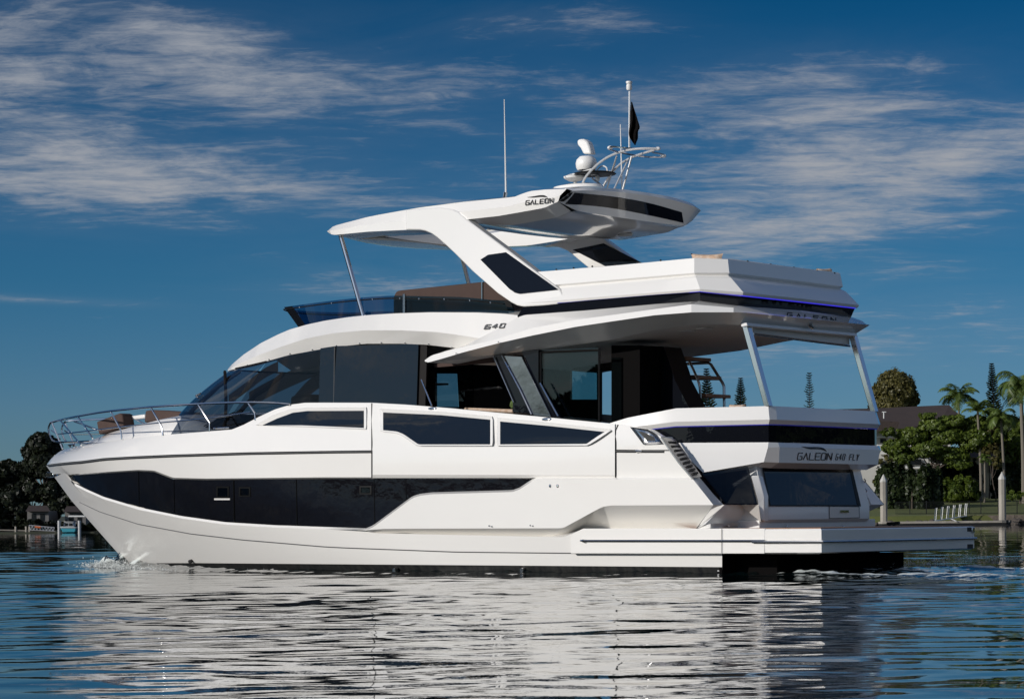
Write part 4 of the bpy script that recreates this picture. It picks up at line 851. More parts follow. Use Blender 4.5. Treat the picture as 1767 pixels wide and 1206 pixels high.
# ------------------------------------------------------------------ loose things on board: flag and cushions
fx0 = PY(1089.5, 178, .1); wv = []
out_f = [(1090, 178), (1092, 176), (1096, 190), (1101, 206), (1104, 222), (1100, 225), (1100, 240), (1096.5, 251), (1091, 244), (1085.5, 236), (1085.5, 225), (1088.5, 205)]
fl_ = MB(); nn_ = 14
L_ = [(1088.8, 176), (1088.5, 190), (1088, 205), (1086.5, 218), (1085.5, 228), (1085.5, 236), (1090, 244), (1095, 250.5)]
R_ = [(1091, 177), (1095, 190), (1099, 202), (1102, 213), (1104, 221), (1100.5, 226), (1100.5, 239), (1096.5, 250.8)]
Lr, Rr = resample(L_, 24), resample(R_, 24)
rows = []
for i in range(24):
    rows.append([PY(*(Lr[i]*(1-f)+Rr[i]*f), .1+.05*math.sin(f*9+i*.25)*min(1, i/5)) for f in np.linspace(0, 1, nn_)])
fl_.loft(rows); FL = fl_.build('flag', 'cloth', None, angle=70, recalc=False)
FL.modifiers.new('thick', 'SOLIDIFY').thickness = .006
tagit(FL, 'black flag hanging limp from the pole above the yacht\'s hardtop', 'flag')
def cushion(u0, v0, u1, v1, y, label, seed, cat='cushion', x=None):
    f_ = (lambda u, v: PY(u, v, y)) if x is None else (lambda u, v: PX(u, v, x))
    a, b_ = f_(u0, v1), f_(u1, v1); w = np.linalg.norm(b_-a); d = (b_-a)/w; up_ = np.array([0, 0, 1.]); nrm = np.cross(d, up_); hgt = w*.45
    vs, fs = [], []; N1 = 15
    for side in (1, -1):
        for i in range(N1):
            for j in range(N1):
                s, t = 2*i/(N1-1)-1, 2*j/(N1-1)-1
                pin = 1-.12*(1-t*t); pin2 = 1-.14*(1-s*s)
                th = .09*((1-s**4)*(1-t**4))**.6
                vs.append((a+b_)/2+d*(s*w/2*pin)+up_*(hgt*(t*pin2-1)/2)*1.0+nrm*side*th+up_*(PZ_OFF(u0, v0, v1, y, x)))
    for side in (0, 1):
        o_ = side*N1*N1
        for i in range(N1-1):
            for j in range(N1-1): fs.append((o_+i*N1+j, o_+(i+1)*N1+j, o_+(i+1)*N1+j+1, o_+i*N1+j+1))
    m = MB().add(vs, fs); o = m.build('cushion', 'cush', None, angle=60)
    return tagit(o, label, cat, 'cushions on the yacht\'s seats')
def PZ_OFF(u0, v0, v1, y, x):
    f_ = (lambda u, v: PY(u, v, y)) if x is None else (lambda u, v: PX(u, v, x))
    return f_(u0, v0)[2]-f_(u0, v1)[2]
cushion(1192, 437.5, 1248, 447, -1.7, 'beige patterned cushion poking up above the port corner of the flybridge parapet', 1)
cushion(1409, 463, 1434, 472, 0, 'beige cushion at the starboard end of the flybridge parapet, darker folded top', 2, x=18.15)
cushion(1258, 697.5, 1288, 703, -1.2, 'small beige cushion tip showing over the cockpit coaming just left of the chrome pillar', 3)
# ------------------------------------------------------------------ lettering (own stroke alphabet)
GL = {  # strokes in a 0..1 box
 'G': [[(1, 1), (.12, 1), (0, .85), (0, .12), (.1, 0), (.9, 0), (1, .12), (1, .5), (.5, .5)]],
 'A': [[(0, 0), (.5, 1), (1, 0)]], 'L': [[(0, 1), (0, 0), (1, 0)]], 'E': [[(1, 1), (0, 1), (0, 0), (1, 0)], [(0, .5), (.85, .5)]],
 'O': [[(.12, 1), (.9, 1), (1, .88), (1, .12), (.88, 0), (.1, 0), (0, .12), (0, .88), (.12, 1)]], 'N': [[(0, 0), (0, 1), (1, 0), (1, 1)]],
 '6': [[(1, 1), (.15, 1), (0, .8), (0, 0), (1, 0), (1, .5), (0, .5)]], '4': [[(.7, 0), (.7, 1), (0, .32), (1, .32)]],
 '0': [[(.1, 1), (.9, 1), (1, .88), (1, .12), (.9, 0), (.1, 0), (0, .12), (0, .88), (.1, 1)]],
 'F': [[(0, 0), (0, 1), (1, 1)], [(0, .52), (.85, .52)]], 'Y': [[(0, 1), (.5, .5), (1, 1)], [(.5, .5), (.5, 0)]]}
def word(name, txt, place, bl, br, tl, wl, gap, sw, m, parent, slant=0.0, th=.012):
    """bl, br, tl: baseline start, baseline end, top of the first letter in photo px; place(u,v) gives the surface point"""
    bl, br, tl = map(lambda p: np.array(p, float), (bl, br, tl)); n = len(txt); tot = n*wl+(n-1)*gap; mb = MB(); k = 0
    for i, ch in enumerate(txt):
        if ch == ' ': continue
        for stn in GL[ch]:
            P = []
            for (x, y) in stn:
                s = (i*(wl+gap)+x*wl)/tot; P.append(bl+(br-bl)*s+(tl-bl)*y)
            for a, b_ in zip(P[:-1], P[1:]):
                d = b_-a; ln = np.linalg.norm(d); d = d/max(ln, 1e-6); nn = np.array([-d[1], d[0]])*sw/2; e = d*sw*.35; k += 1
                q = [place(*p) for p in (a-e+nn, b_+e+nn, b_+e-nn, a-e-nn)]
                mb.prism([np.array(p)-FW*.0004*k for p in q], FW*th)
    return mb.build(name, m, parent, weld=False)
def swoosh(name, place, pts, parent):
    top = smooth(pts[0], 24); bo = smooth(pts[1], 24)
    mb = MB(); mb.loft([[place(u, v) for u, v in top], [place(u, v) for u, v in bo]]); return mb.build(name, 'black', parent)
ps = lambda off: caster(HT, off=.02)
word('name_lettering', 'GALEON', ps(.02), (906.5, 354), (953, 349.5), (907.5, 346.5), .8, .36, 1.15, 'black', HT)
swoosh('logo_swoosh', ps(.022), [[(909, 340.6), (920, 339), (932, 337), (940, 337.5), (945, 341)], [(909, 340.8), (920, 341), (932, 340), (940, 340.5), (945, 341.2)]], HT)
pf = lambda u, v: PY(u, v, -2.235-.02)
def place_on(rows_a, rows_b, off):
    def f(u, v):
        y = -2.1
        return PY(u, v, y-off)
    return f
word('number_lettering', '640', caster(FD, RF, off=.035), (835, 567.5), (869, 565), (838.5, 560.5), .9, .5, 1.5, 'line', FD)
pb = lambda u, v: PX(u, v, float(np.interp(v, [765, 797], [19.165, 19.135]))+.02)
pbx = lambda u, v: PX(u, v, 19.175)
def wordx(*a, **k): return word(*a, **k)
def wordX(name, txt, xx, bl, br, tl, wl, gap, sw, m, parent, th=.012):
    bl, br, tl = map(lambda p: np.array(p, float), (bl, br, tl)); n = len(txt); tot = n*wl+(n-1)*gap; mb = MB(); k = 0
    for i, ch in enumerate(txt):
        if ch == ' ': continue
        for stn in GL[ch]:
            P = [bl+(br-bl)*((i*(wl+gap)+x*wl)/tot)+(tl-bl)*y for x, y in stn]
            for a, b_ in zip(P[:-1], P[1:]):
                d = b_-a; ln = np.linalg.norm(d); d = d/max(ln, 1e-6); nn = np.array([-d[1], d[0]])*sw/2; e = d*sw*.35; k += 1
                mb.prism([xx(*p)-FW*.0004*k for p in (a-e+nn, b_+e+nn, b_+e-nn, a-e-nn)], FW*th)
    return mb.build(name, m, parent, weld=False)
xb = caster(NB, off=.012)
wordX('name_lettering', 'GALEON', xb, (1376, 793), (1434.5, 793.5), (1378, 781.5), .85, .3, 1.25, 'black', Y)
wordX('name_lettering', '640 FLY', xb, (1442, 793), (1481, 794), (1444, 783), .6, .45, .85, 'black', Y)
swoosh('logo_swoosh', xb, [[(1383, 770), (1396, 771), (1412, 771), (1422, 773.5), (1427, 779)], [(1383, 770.4), (1396, 774.5), (1412, 775), (1421, 776.5), (1427, 779.4)]], Y)
xf = lambda u, v: PX(u, v, float(np.interp(v, [528, 566], [18.66, 18.90])))
wordX('name_lettering', 'GALEON', lambda u, v: PX(u, v, 18.79), (1359, 546.5), (1442, 556), (1359, 539.5),   .6, .5, 1.8, 'black', FD, .02)

# ================================================================== WATER
def water():
    rs = [9.0]
    while rs[-1] < 95: rs.append(rs[-1]+max(.055, rs[-1]*.0030 if rs[-1] > 30 else .055))
    while rs[-1] < 420: rs.append(rs[-1]*1.02)
    rs = np.array([.02, 1, 2.5, 4, 5.5, 7, 8]+rs+[440, 480, 540, 640, 800, 1100, 1600, 2400, 3600]); th = np.r_[np.linspace(R(-20), R(20), 520), np.linspace(R(20), R(340), 110)[1:-1], R(340)]
    Rr_, Th = np.meshgrid(rs, th, indexing='ij')
    dx = Rr_*np.sin(Th); dy = Rr_*np.cos(Th)
    X = CX+RT[0]*dx+FW[0]*dy; Yy = CY+RT[1]*dx+FW[1]*dy
    Z = np.zeros_like(X); rg = np.random.default_rng(5)
    wd = math.atan2(FW[1], FW[0])+math.pi+.25
    NW = 90
    lam = np.exp(rg.uniform(math.log(.40), math.log(4.2), NW))
    for i in range(NW):
        l = lam[i]; k = 2*math.pi/l; a_ = wd+rg.normal(0, .75); ph = rg.uniform(0, 6.283)
        slope = WAVE_SLOPE*(1.0 if l < 1.6 else .62)*math.sqrt(2/NW)
        amp = slope/k
        # fade what the mesh cannot carry
        fade = np.clip((l/.055/4-Rr_*0)/1, 0, 1)*np.clip(1.4-Rr_/(l*70), 0, 1)
        Z += amp*fade*np.sin(k*(X*math.cos(a_)+Yy*math.sin(a_))+ph)
    # patches of calmer and livelier water
    pa = .80+.35*np.sin(X*.21+Yy*.13+1)*np.sin(Yy*.17-X*.07+2)
    Z *= pa
    # sheltered, smoother strip right beside the hull
    dist = -Yy-2.4; al = (X > 0) & (X < 21)
    sm = np.where((X > -2) & (X < 22), np.clip((dist+.2)/5.0, .25, 1), 1); sm = np.where(Yy > -2.2, 1, sm); Z *= sm
    foam = np.zeros_like(X)
    # slop lapping along the side of the hull
    hy = np.interp(X, np.linspace(2.3, 19, 60), [hb(x, 0) for x in np.linspace(2.3, 19, 60)]); dl = np.clip(-Yy-hy, -1, 9); on = (X > 2.6)*(X < 19)*np.exp(-np.clip(dl, 0, 9)/.45)*(dl > -.6)
    for i in range(22):
        k = 2*math.pi/rg.uniform(.14, .5); a_ = rg.uniform(0, 6.28); Z += on*.0032*np.sin(k*(X*math.cos(a_)+Yy*math.sin(a_))+rg.uniform(0, 6.28))
    Z += on*(.035+.012*np.sin(X*2.3))
    # bow wave curling off the stem, both sides
    for sg in (1, -1):
        u_ = (X-2.2); w_ = np.array([hb(x, 0) for x in np.linspace(2.3, 20, 60)])
        hull_y = np.interp(X, np.linspace(2.3, 20, 60), w_)
        dd = sg*Yy-hull_y-.10-np.clip(u_, 0, 8)*.07
        env = np.exp(-np.clip(u_, 0, 99)/1.8)*(u_ > -.75)*np.clip((u_+.75)/.5, 0, 1)
        jag = .6+.4*np.sin(X*9.1+Yy*5)*np.sin(Yy*11+X*3.3)
        Z += .20*env*np.exp(-(dd/.24)**2)*jag; foam = np.maximum(foam, 1.0*env*np.exp(-(dd/.30)**2)*(u_ < 3.5))
        Z += .035*np.exp(-np.clip(u_, 0, 99)/9)*(u_ > 0)*np.cos(np.clip(dd, -1, 4)*4.5)*np.exp(-np.abs(dd)/1.0)
    # stern wash
    s_ = X-18.7
    tr_ = np.clip(s_/1.2, 0, 1)*np.exp(-np.clip(s_, 0, 99)/22.)
    for sg, w0 in ((-1, 1.7), (1, 1.7)):
        cy_ = sg*(w0+.28*np.clip(s_, 0, 99)); g = np.exp(-((Yy-cy_)/(.30+.05*np.clip(s_, 0, 50)))**2)
        Z += .045*tr_*g*(.7+.3*np.sin(X*3+Yy*4)); foam = np.maximum(foam, .95*tr_*g)
    Z += .06*tr_*np.exp(-(Yy/1.8)**2)*np.sin(s_*1.5)
    foam = np.maximum(foam, .55*tr_*np.exp(-(Yy/1.6)**2))
    rag = np.zeros_like(X)
    for i in range(26):
        k = rg.uniform(4, 26); a_ = rg.uniform(0, 6.28); rag += np.sin(k*(X*math.cos(a_)+Yy*math.sin(a_))+rg.uniform(0, 6.28)+1.5*np.sin(k*.4*(Yy*math.cos(a_)-X*math.sin(a_))))
    rag /= math.sqrt(13)
    Z += foam*.018*rag
    fadeout = np.clip((400-Rr_)/150, 0, 1)*np.clip((R(20)-np.abs(Th))/R(2), 0, 1)*np.clip((Rr_-8)/2, 0, 1); Z *= fadeout
    nr, nt_ = X.shape
    co = np.stack([X, Yy, Z], -1).reshape(-1, 3)
    ii = np.arange(nr-1)[:, None]*nt_+np.arange(nt_-1)[None, :]
    fa = np.stack([ii, ii+1, ii+nt_+1, ii+nt_], -1).reshape(-1, 4)
    me = bpy.data.meshes.new('water'); nv = len(co); extra = []
    me.from_pydata([tuple(p) for p in co], [], [tuple(f) for f in fa.tolist()])
    at = me.attributes.new('foam', 'FLOAT', 'POINT'); fv = np.zeros(nv+len(extra)); fv[:nv] = np.clip(foam*(.75+.5*rag), 0, 1).reshape(-1); at.data.foreach_set('value', fv)
    me.polygons.foreach_set('use_smooth', [True]*len(me.polygons))
    m = bpy.data.materials.new('water'); m.use_nodes = True; nt = m.node_tree; N, L = nt.nodes, nt.links; b = N['Principled BSDF']
    b.inputs['Base Color'].default_value = (.003, .010, .011, 1); b.inputs['Roughness'].default_value = .010; b.inputs['IOR'].default_value = 1.36
    tc = N.new('ShaderNodeTexCoord')
    n = N.new('ShaderNodeTexNoise'); n.inputs['Scale'].default_value = 4.5; n.inputs['Detail'].default_value = 4; L.new(tc.outputs['Object'], n.inputs[0])
    bp = N.new('ShaderNodeBump'); bp.inputs['Strength'].default_value = .3; bp.inputs['Distance'].default_value = .004; L.new(n.outputs[0], bp.inputs['Height'])
    n2 = N.new('ShaderNodeTexNoise'); n2.inputs['Scale'].default_value = .9; n2.inputs['Detail'].default_value = 3; L.new(tc.outputs['Object'], n2.inputs[0])
    bp2 = N.new('ShaderNodeBump'); bp2.inputs['Strength'].default_value = .3; bp2.inputs['Distance'].default_value = .012; L.new(n2.outputs[0], bp2.inputs['Height']); L.new(bp.outputs[0], bp2.inputs['Normal']); L.new(bp2.outputs[0], b.inputs['Normal'])
    fo_ = N.new('ShaderNodeAttribute'); fo_.attribute_name = 'foam'
    nf = N.new('ShaderNodeTexNoise'); nf.inputs['Scale'].default_value = 14; nf.inputs['Detail'].default_value = 8; nf.inputs['Roughness'].default_value = .7; L.new(tc.outputs['Object'], nf.inputs[0])
    ad = N.new('ShaderNodeMath'); ad.operation = 'ADD'; L.new(fo_.outputs['Fac'], ad.inputs[0]); L.new(nf.outputs[0], ad.inputs[1])
    rp = N.new('ShaderNodeMapRange'); rp.inputs['From Min'].default_value = 1.02; rp.inputs['From Max'].default_value = 1.30; L.new(ad.outputs[0], rp.inputs[0])
    fb = N.new('ShaderNodeBsdfDiffuse'); fb.inputs[0].default_value = (.62, .66, .64, 1)
    ms = N.new('ShaderNodeMixShader'); L.new(rp.outputs[0], ms.inputs[0]); L.new(b.outputs[0], ms.inputs[1]); L.new(fb.outputs[0], ms.inputs[2]); L.new(ms.outputs[0], N['Material Output'].inputs[0])
    me.materials.append(m); o = bpy.data.objects.new('water', me); C.objects.link(o); o['kind'] = 'structure'
WAVE_SLOPE = .042
water()
# splash thrown up at the stem and under the platform
def splash(name, spots, n, label):
    mb = MB(); r_ = random.Random(3)
    for (x, y, z, sx, sy, sz, w) in spots:
        for _ in range(int(n*w)):
            g = [r_.gauss(0, 1) for _ in range(3)]; p = np.array([x+g[0]*sx, y+g[1]*sy, max(.0, z+abs(g[2])*sz)]); s_ = .004+.014*r_.random()**2
            d = [np.array([r_.uniform(-1, 1) for _ in range(3)])*s_ for _ in range(4)]
            mb.add([p+q for q in d], [(0, 1, 2), (0, 2, 3), (0, 3, 1), (1, 3, 2)])
    o = mb.build(name, 'foam', None, weld=False); o['kind'] = 'stuff'; o['label'] = label; o['category'] = 'spray'; return o
splash('bow_spray', [(2.0, -.15, .02, .28, .12, .055, .9), (2.4, -.4, .02, .34, .12, .06, 1.5), (3.2, -.78, .01, .5, .12, .035, 1.2), (2.0, .2, .02, .2, .15, .05, .4), (4.6, -1.2, .0, .8, .08, .02, .8), (6.5, -1.65, .0, 1.2, .06, .012, .6)], 1500, 'white water thrown up where the yacht\'s stem cuts the surface')
splash('stern_spray', [tuple(PZ(1285, 985, .02))+(.12, .05, .14, .35)]+[tuple(PZ(u, v, .0))+(.5, .12, .05, .5) for u, v in [(1490, 983), (1540, 977), (1600, 973), (1660, 966), (1720, 964), (1765, 966)]], 900, 'low white wash trailing from the yacht\'s stern')

# ================================================================== SHORES
def gz(p):
    a = float((p-CAM)@RT); D = float((p-CAM)@FW); D0 = 252+(30 if a < -20 else 30*(1-(a+20)/40) if a < 20 else 0)
    return float(np.interp(D-D0, [0, .9, 4, 28, 70, 400], [-.2, .95, 1.05, 2.75, 3.4, 4.5]) if a > 0 else np.interp(D-D0, [0, .9, 28, 70, 2600], [-.2, .12, 1.2, 2.0, 5]))
def AD(a, D, z=0.0): p = CAM+RT*a+FW*D; return np.array([p[0], p[1], z])
def at(u, v, D): return PD(u, v, D)
M['grass'] = mat('lawn', (.115, .125, .030), .9, var=(.35, .8, (.07, .095, .022)), bump=(30, .5, .02))
M['soil'] = mat('shore_ground', (.045, .045, .028), .95, var=(.2, .7, (.03, .04, .015)))  # left bank ground, coloured dark in place of shade
def terrain():
    aa = np.unique(np.r_[np.linspace(-900, -160, 14), np.linspace(-160, 160, 120), np.linspace(160, 900, 14)]); DD = [0, .6, .9, 4, 10, 18, 28, 40, 70, 140, 400, 1200, 2600]
    vs, fs = [], []
    for a in aa:
        D0 = 252+ (30 if a < -20 else 30*(1-(a+20)/40) if a < 20 else 0)+1.2*math.sin(a*.13)
        for d in DD:
            z = np.interp(d, [0, .6, .9, 4, 28, 70, 400, 2600], [-.6, .1, .95, 1.05, 2.75, 3.4, 4.5, 6]) if a > 0 else np.interp(d, [0, .6, .9, 28, 70, 2600], [-.6, .05, .12, 1.2, 2.0, 5])
            vs.append(AD(a, D0+d, z))
    n = len(DD)
    for i in range(len(aa)-1):
        for j in range(n-1): fs.append((i*n+j, (i+1)*n+j, (i+1)*n+j+1, i*n+j+1))
    na = len(aa); cut = int(np.searchsorted(aa, -4))
    o = MB().add(vs[cut*n:], [tuple(q-cut*n for q in f) for f in fs if min(f) >= cut*n]).build('ground', 'grass', None, recalc=False); o['kind'] = 'structure'
    o = MB().add(vs[:(cut+1)*n], [f for f in fs if max(f) < (cut+1)*n]).build('shore_bank', 'soil', None, recalc=False); o['kind'] = 'structure'
terrain()
M['foliage'] = None
def leafmat(name, c1, c2, trans=.25):
    m = bpy.data.materials.new(name); m.use_nodes = True; nt = m.node_tree; N, L = nt.nodes, nt.links; N.clear()
    out = N.new('ShaderNodeOutputMaterial'); d = N.new('ShaderNodeBsdfDiffuse'); t = N.new('ShaderNodeBsdfTranslucent'); g = N.new('ShaderNodeBsdfGlossy'); g.inputs['Roughness'].default_value = .45; g.inputs[0].default_value = (.5, .5, .5, 1)
    at_ = N.new('ShaderNodeAttribute'); at_.attribute_name = 'tone'; r = N.new('ShaderNodeValToRGB'); r.color_ramp.elements[0].color = (*c1, 1); r.color_ramp.elements[1].color = (*c2, 1); L.new(at_.outputs['Fac'], r.inputs[0])
    L.new(r.outputs[0], d.inputs[0]); L.new(r.outputs[0], t.inputs[0]); m1 = N.new('ShaderNodeMixShader'); m1.inputs[0].default_value = trans; L.new(d.outputs[0], m1.inputs[1]); L.new(t.outputs[0], m1.inputs[2])
    m2 = N.new('ShaderNodeMixShader'); m2.inputs[0].default_value = .04; L.new(m1.outputs[0], m2.inputs[1]); L.new(g.outputs[0], m2.inputs[2]); L.new(m2.outputs[0], out.inputs[0]); return m
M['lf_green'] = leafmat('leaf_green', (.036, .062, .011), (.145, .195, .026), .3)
M['soil'] = mat('shaded_bank', (.020, .018, .012), .95, var=(.6, .6, (.012, .014, .008)))  # darker copy of the bank ground, shade held in its colour
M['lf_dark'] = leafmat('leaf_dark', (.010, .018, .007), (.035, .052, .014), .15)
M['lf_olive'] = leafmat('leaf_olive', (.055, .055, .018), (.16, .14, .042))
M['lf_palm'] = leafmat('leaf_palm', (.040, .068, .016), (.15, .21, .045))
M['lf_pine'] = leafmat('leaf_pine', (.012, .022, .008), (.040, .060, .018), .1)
M['lf_shade'] = leafmat('leaf_shade', (.006, .009, .005), (.018, .024, .010), .1)  # leaf colour taken near black to stand in for shade
M['bark'] = mat('bark', (.09, .07, .055), .9, var=(3, .6, (.08, .06, .045)), bump=(8, .5, .03))
M['barkp'] = mat('palm_bark', (.17, .15, .12), .85, var=(1.5, .5, (.15, .13, .10), (1, 1, 6)))
M['roof'] = mat('dark_roof_tiles', (.040, .028, .024), .8, var=(1.5, .5, (.06, .04, .033)), bump=(6, .5, .05))
M['wallw'] = mat('white_render', (.55, .54, .50), .8, var=(.6, .4, (.45, .43, .39)))
M['wallb'] = mat('beige_render', (.30, .27, .20), .85, var=(.6, .4, (.22, .20, .15)))
M['conc'] = mat('weathered_concrete', (.36, .33, .28), .85, var=(1.4, .6, (.22, .20, .17), (1, 1, .4)), bump=(6, .3, .02))
M['stone'] = mat('seawall_stone', (.16, .13, .10), .9, var=(1.2, .8, (.06, .05, .04)), bump=(4, .7, .1))
M['rock'] = mat('rock', (.085, .070, .058), .9, var=(2, .7, (.03, .028, .025)), bump=(3, .6, .08))
M['fence'] = mat('black_fence', (.012, .012, .012), .5)
M['alu'] = mat('aluminium', (.62, .62, .62), .35, .6)
M['paintw'] = mat('white_paint', (.74, .74, .72), .5)
M['teal'] = mat('teal_hull', (.05, .30, .38), .35)
M['pglass'] = mat('far_glass', (.015, .018, .02), .1)
M['woodg'] = mat('grey_timber', (.22, .20, .17), .8, var=(2, .5, (.12, .11, .09)))
def leaves(P, Nn, size, asp=1.0, seedv=0):
    """leaf quads at points P facing roughly Nn"""
    n = len(P); rg = np.random.default_rng(seedv); A = rg.normal(size=(n, 3)); Nn = Nn/(np.linalg.norm(Nn, axis=1)[:, None]+1e-9)+rg.normal(size=(n, 3))*.42; Nn /= np.linalg.norm(Nn, axis=1)[:, None]+1e-9
    A = np.cross(Nn, A); A /= np.linalg.norm(A, axis=1)[:, None]+1e-9; B = np.cross(Nn, A); s = size*rg.uniform(.6, 1.3, n)[:, None]
    v = np.stack([P-A*s-B*s*.1, P-B*s*asp*.6, P+A*s, P+B*s*asp*.6+Nn*s*.2], 1).reshape(-1, 3)
    f = np.arange(4*n).reshape(-1, 4); return v, f
def fast(name, v, f, tone, m, parent):
    off = np.array(parent.location) if parent else np.zeros(3); me = bpy.data.meshes.new(name); me.vertices.add(len(v)); me.vertices.foreach_set('co', (v-off).ravel()); k = f.shape[1]
    me.loops.add(f.size); me.loops.foreach_set('vertex_index', f.ravel()); me.polygons.add(len(f)); me.polygons.foreach_set('loop_start', np.arange(0, f.size, k)); me.polygons.foreach_set('loop_total', np.full(len(f), k)); me.update(calc_edges=True)
    a = me.attributes.new('tone', 'FLOAT', 'POINT'); a.data.foreach_set('value', np.repeat(tone, k) if len(tone)*k == len(v) else np.full(len(v), .5)); me.materials.append(M[m]); o = bpy.data.objects.new(name, me); C.objects.link(o)
    if parent: o.parent = parent
    return o
def crown(name, lobes, n, size, m, parent, seed=1, shell=.55):
    rg = np.random.default_rng(seed); Ps, Ns, Ts = [], [], []; vol = np.array([l[3]*l[4]*l[5] for l in lobes])**.66; vol /= vol.sum()
    for l, w in zip(lobes, vol):
        k = max(20, int(n*w)); c = np.array(l[:3]); d = rg.normal(size=(k, 3)); d /= np.linalg.norm(d, axis=1)[:, None]
        # clumps: leaf positions gathered round sub-centres on the lobe surface
        nc = max(8, k//45); cd = rg.normal(size=(nc, 3)); cd /= np.linalg.norm(cd, axis=1)[:, None]; cr_ = rg.uniform(shell, 1.0, nc)[:, None]; idx = rg.integers(0, nc, k)
        p = cd[idx]*cr_[idx]+d*rg.uniform(.03, .26, k)[:, None]; tn = rg.uniform(0, 1, nc)[idx]*.65+rg.uniform(0, .35, k)
        Ps.append(c+p*np.array(l[3:6])); Ns.append(cd[idx]+d*.5+np.array([0, 0, .3])); Ts.append(tn)
    P, Nn, T_ = np.vstack(Ps), np.vstack(Ns), np.concatenate(Ts); v, f = leaves(P, Nn, size, 1, seed); return fast(name, v, f, T_, m, parent)
def tree(name, u, D, vbase, lobes_px, n, size, m, label, cat, group, seed=1, trunks=None, depth=.8, zb=None, bark='bark', r=.22):
    """lobes in photo px (u, v, ru, rv) at distance D"""
    base = at(u, vbase, D); 
    base[2] = gz(base)
    T_ = empty(name, base, label, cat, group); k = D/FOC; rg = random.Random(seed); L_ = []
    for (lu, lv, ru, rv) in lobes_px:
        c_ = at(lu, lv, D)+FW*rg.uniform(-.3, .3)*ru*k; L_.append((*c_, ru*k, ru*k*depth, rv*k))
    crown('crown', L_, n, size, m, T_, seed)
    tm = MB(); cs = np.array(L_)[:, :3]
    for q in (trunks or [0]):
        b0 = base+RT*q; top_ = cs.mean(0); mid_ = b0*.5+top_*.5+RT*rg.uniform(-.4, .4)
        tm.tube(smooth([b0-np.array([0, 0, .4]), b0*.75+mid_*.25+RT*.1, mid_, top_], 10), [r*(1-.07*i) for i in range(10)], 7)
        for c_ in cs[:9]: tm.tube(smooth([mid_, (mid_+c_)/2+np.array([0, 0, -.2]), c_], 6), [r*.45, r*.4, r*.3, r*.22, r*.15, r*.08], 5)
    tm.build('trunk', bark, T_); return T_
def norfolk(u, vt, vb, wpx, D, label, seed, lean=0, m='lf_pine', ragged=.1, tiers=None):
    top_ = at(u, vt, D); b0 = at(u+lean, vb, D); T_ = empty('norfolk_pine', b0, label, 'tree', 'norfolk pines rising beyond the yacht'); rg = np.random.default_rng(seed); h = top_[2]-b0[2]; k = D/FOC; w = wpx*k
    g0 = b0.copy(); g0[2] = gz(b0)-.3
    MB().tube([g0, b0, b0*.4+top_*.6, top_], [w*.09, w*.07, w*.045, .02], 6).build('trunk', 'bark', T_)
    V, Fc, Tn = [], [], []; nt_ = tiers or int(max(8, h/ (w*.20))); cnt = 0
    for i in range(nt_):
        f = (i+.4)/nt_; c_ = top_*(1-f)+b0*f; rad = w*(.08+.92*min(1, f*1.15)**.8 if ragged < .15 else .30+.5*min(1, f*2.2))*rg.uniform(1-ragged*2, 1+ragged)
        for b_ in range(10):
            if ragged > .15 and rg.random() < .25: continue
            a = b_*math.pi*2/10+i*.4+rg.uniform(-.15, .15); d = np.array([math.cos(a), math.sin(a), 0]); s_ = np.array([-d[1], d[0], 0]); L_ = rad*rg.uniform(.7, 1.05)
            for q in np.linspace(.12, 1, 12):
                p = c_+d*L_*q+np.array([0, 0, L_*(.10*q+.30*q*q-.12)])
                for sg in (-1, 1):
                    wd_ = w*.24*(1.15-q*.7); e1_ = p+s_*sg*wd_+d*wd_*.6+np.array([0, 0, rg.uniform(-.02, .10)*w]); V += [p, p+d*wd_*.35, e1_, p-d*wd_*.2]; Tn.append(rg.uniform(.1, 1)); cnt += 1
                V += [p+np.array([0, 0, w*.07]), p+d*w*.09, p-np.array([0, 0, w*.06]), p-d*w*.06]; Tn.append(rg.uniform(.1, 1))
    V = np.array(V); fast('crown', V, np.arange(len(V)).reshape(-1, 4), np.array(Tn), m, T_); return T_
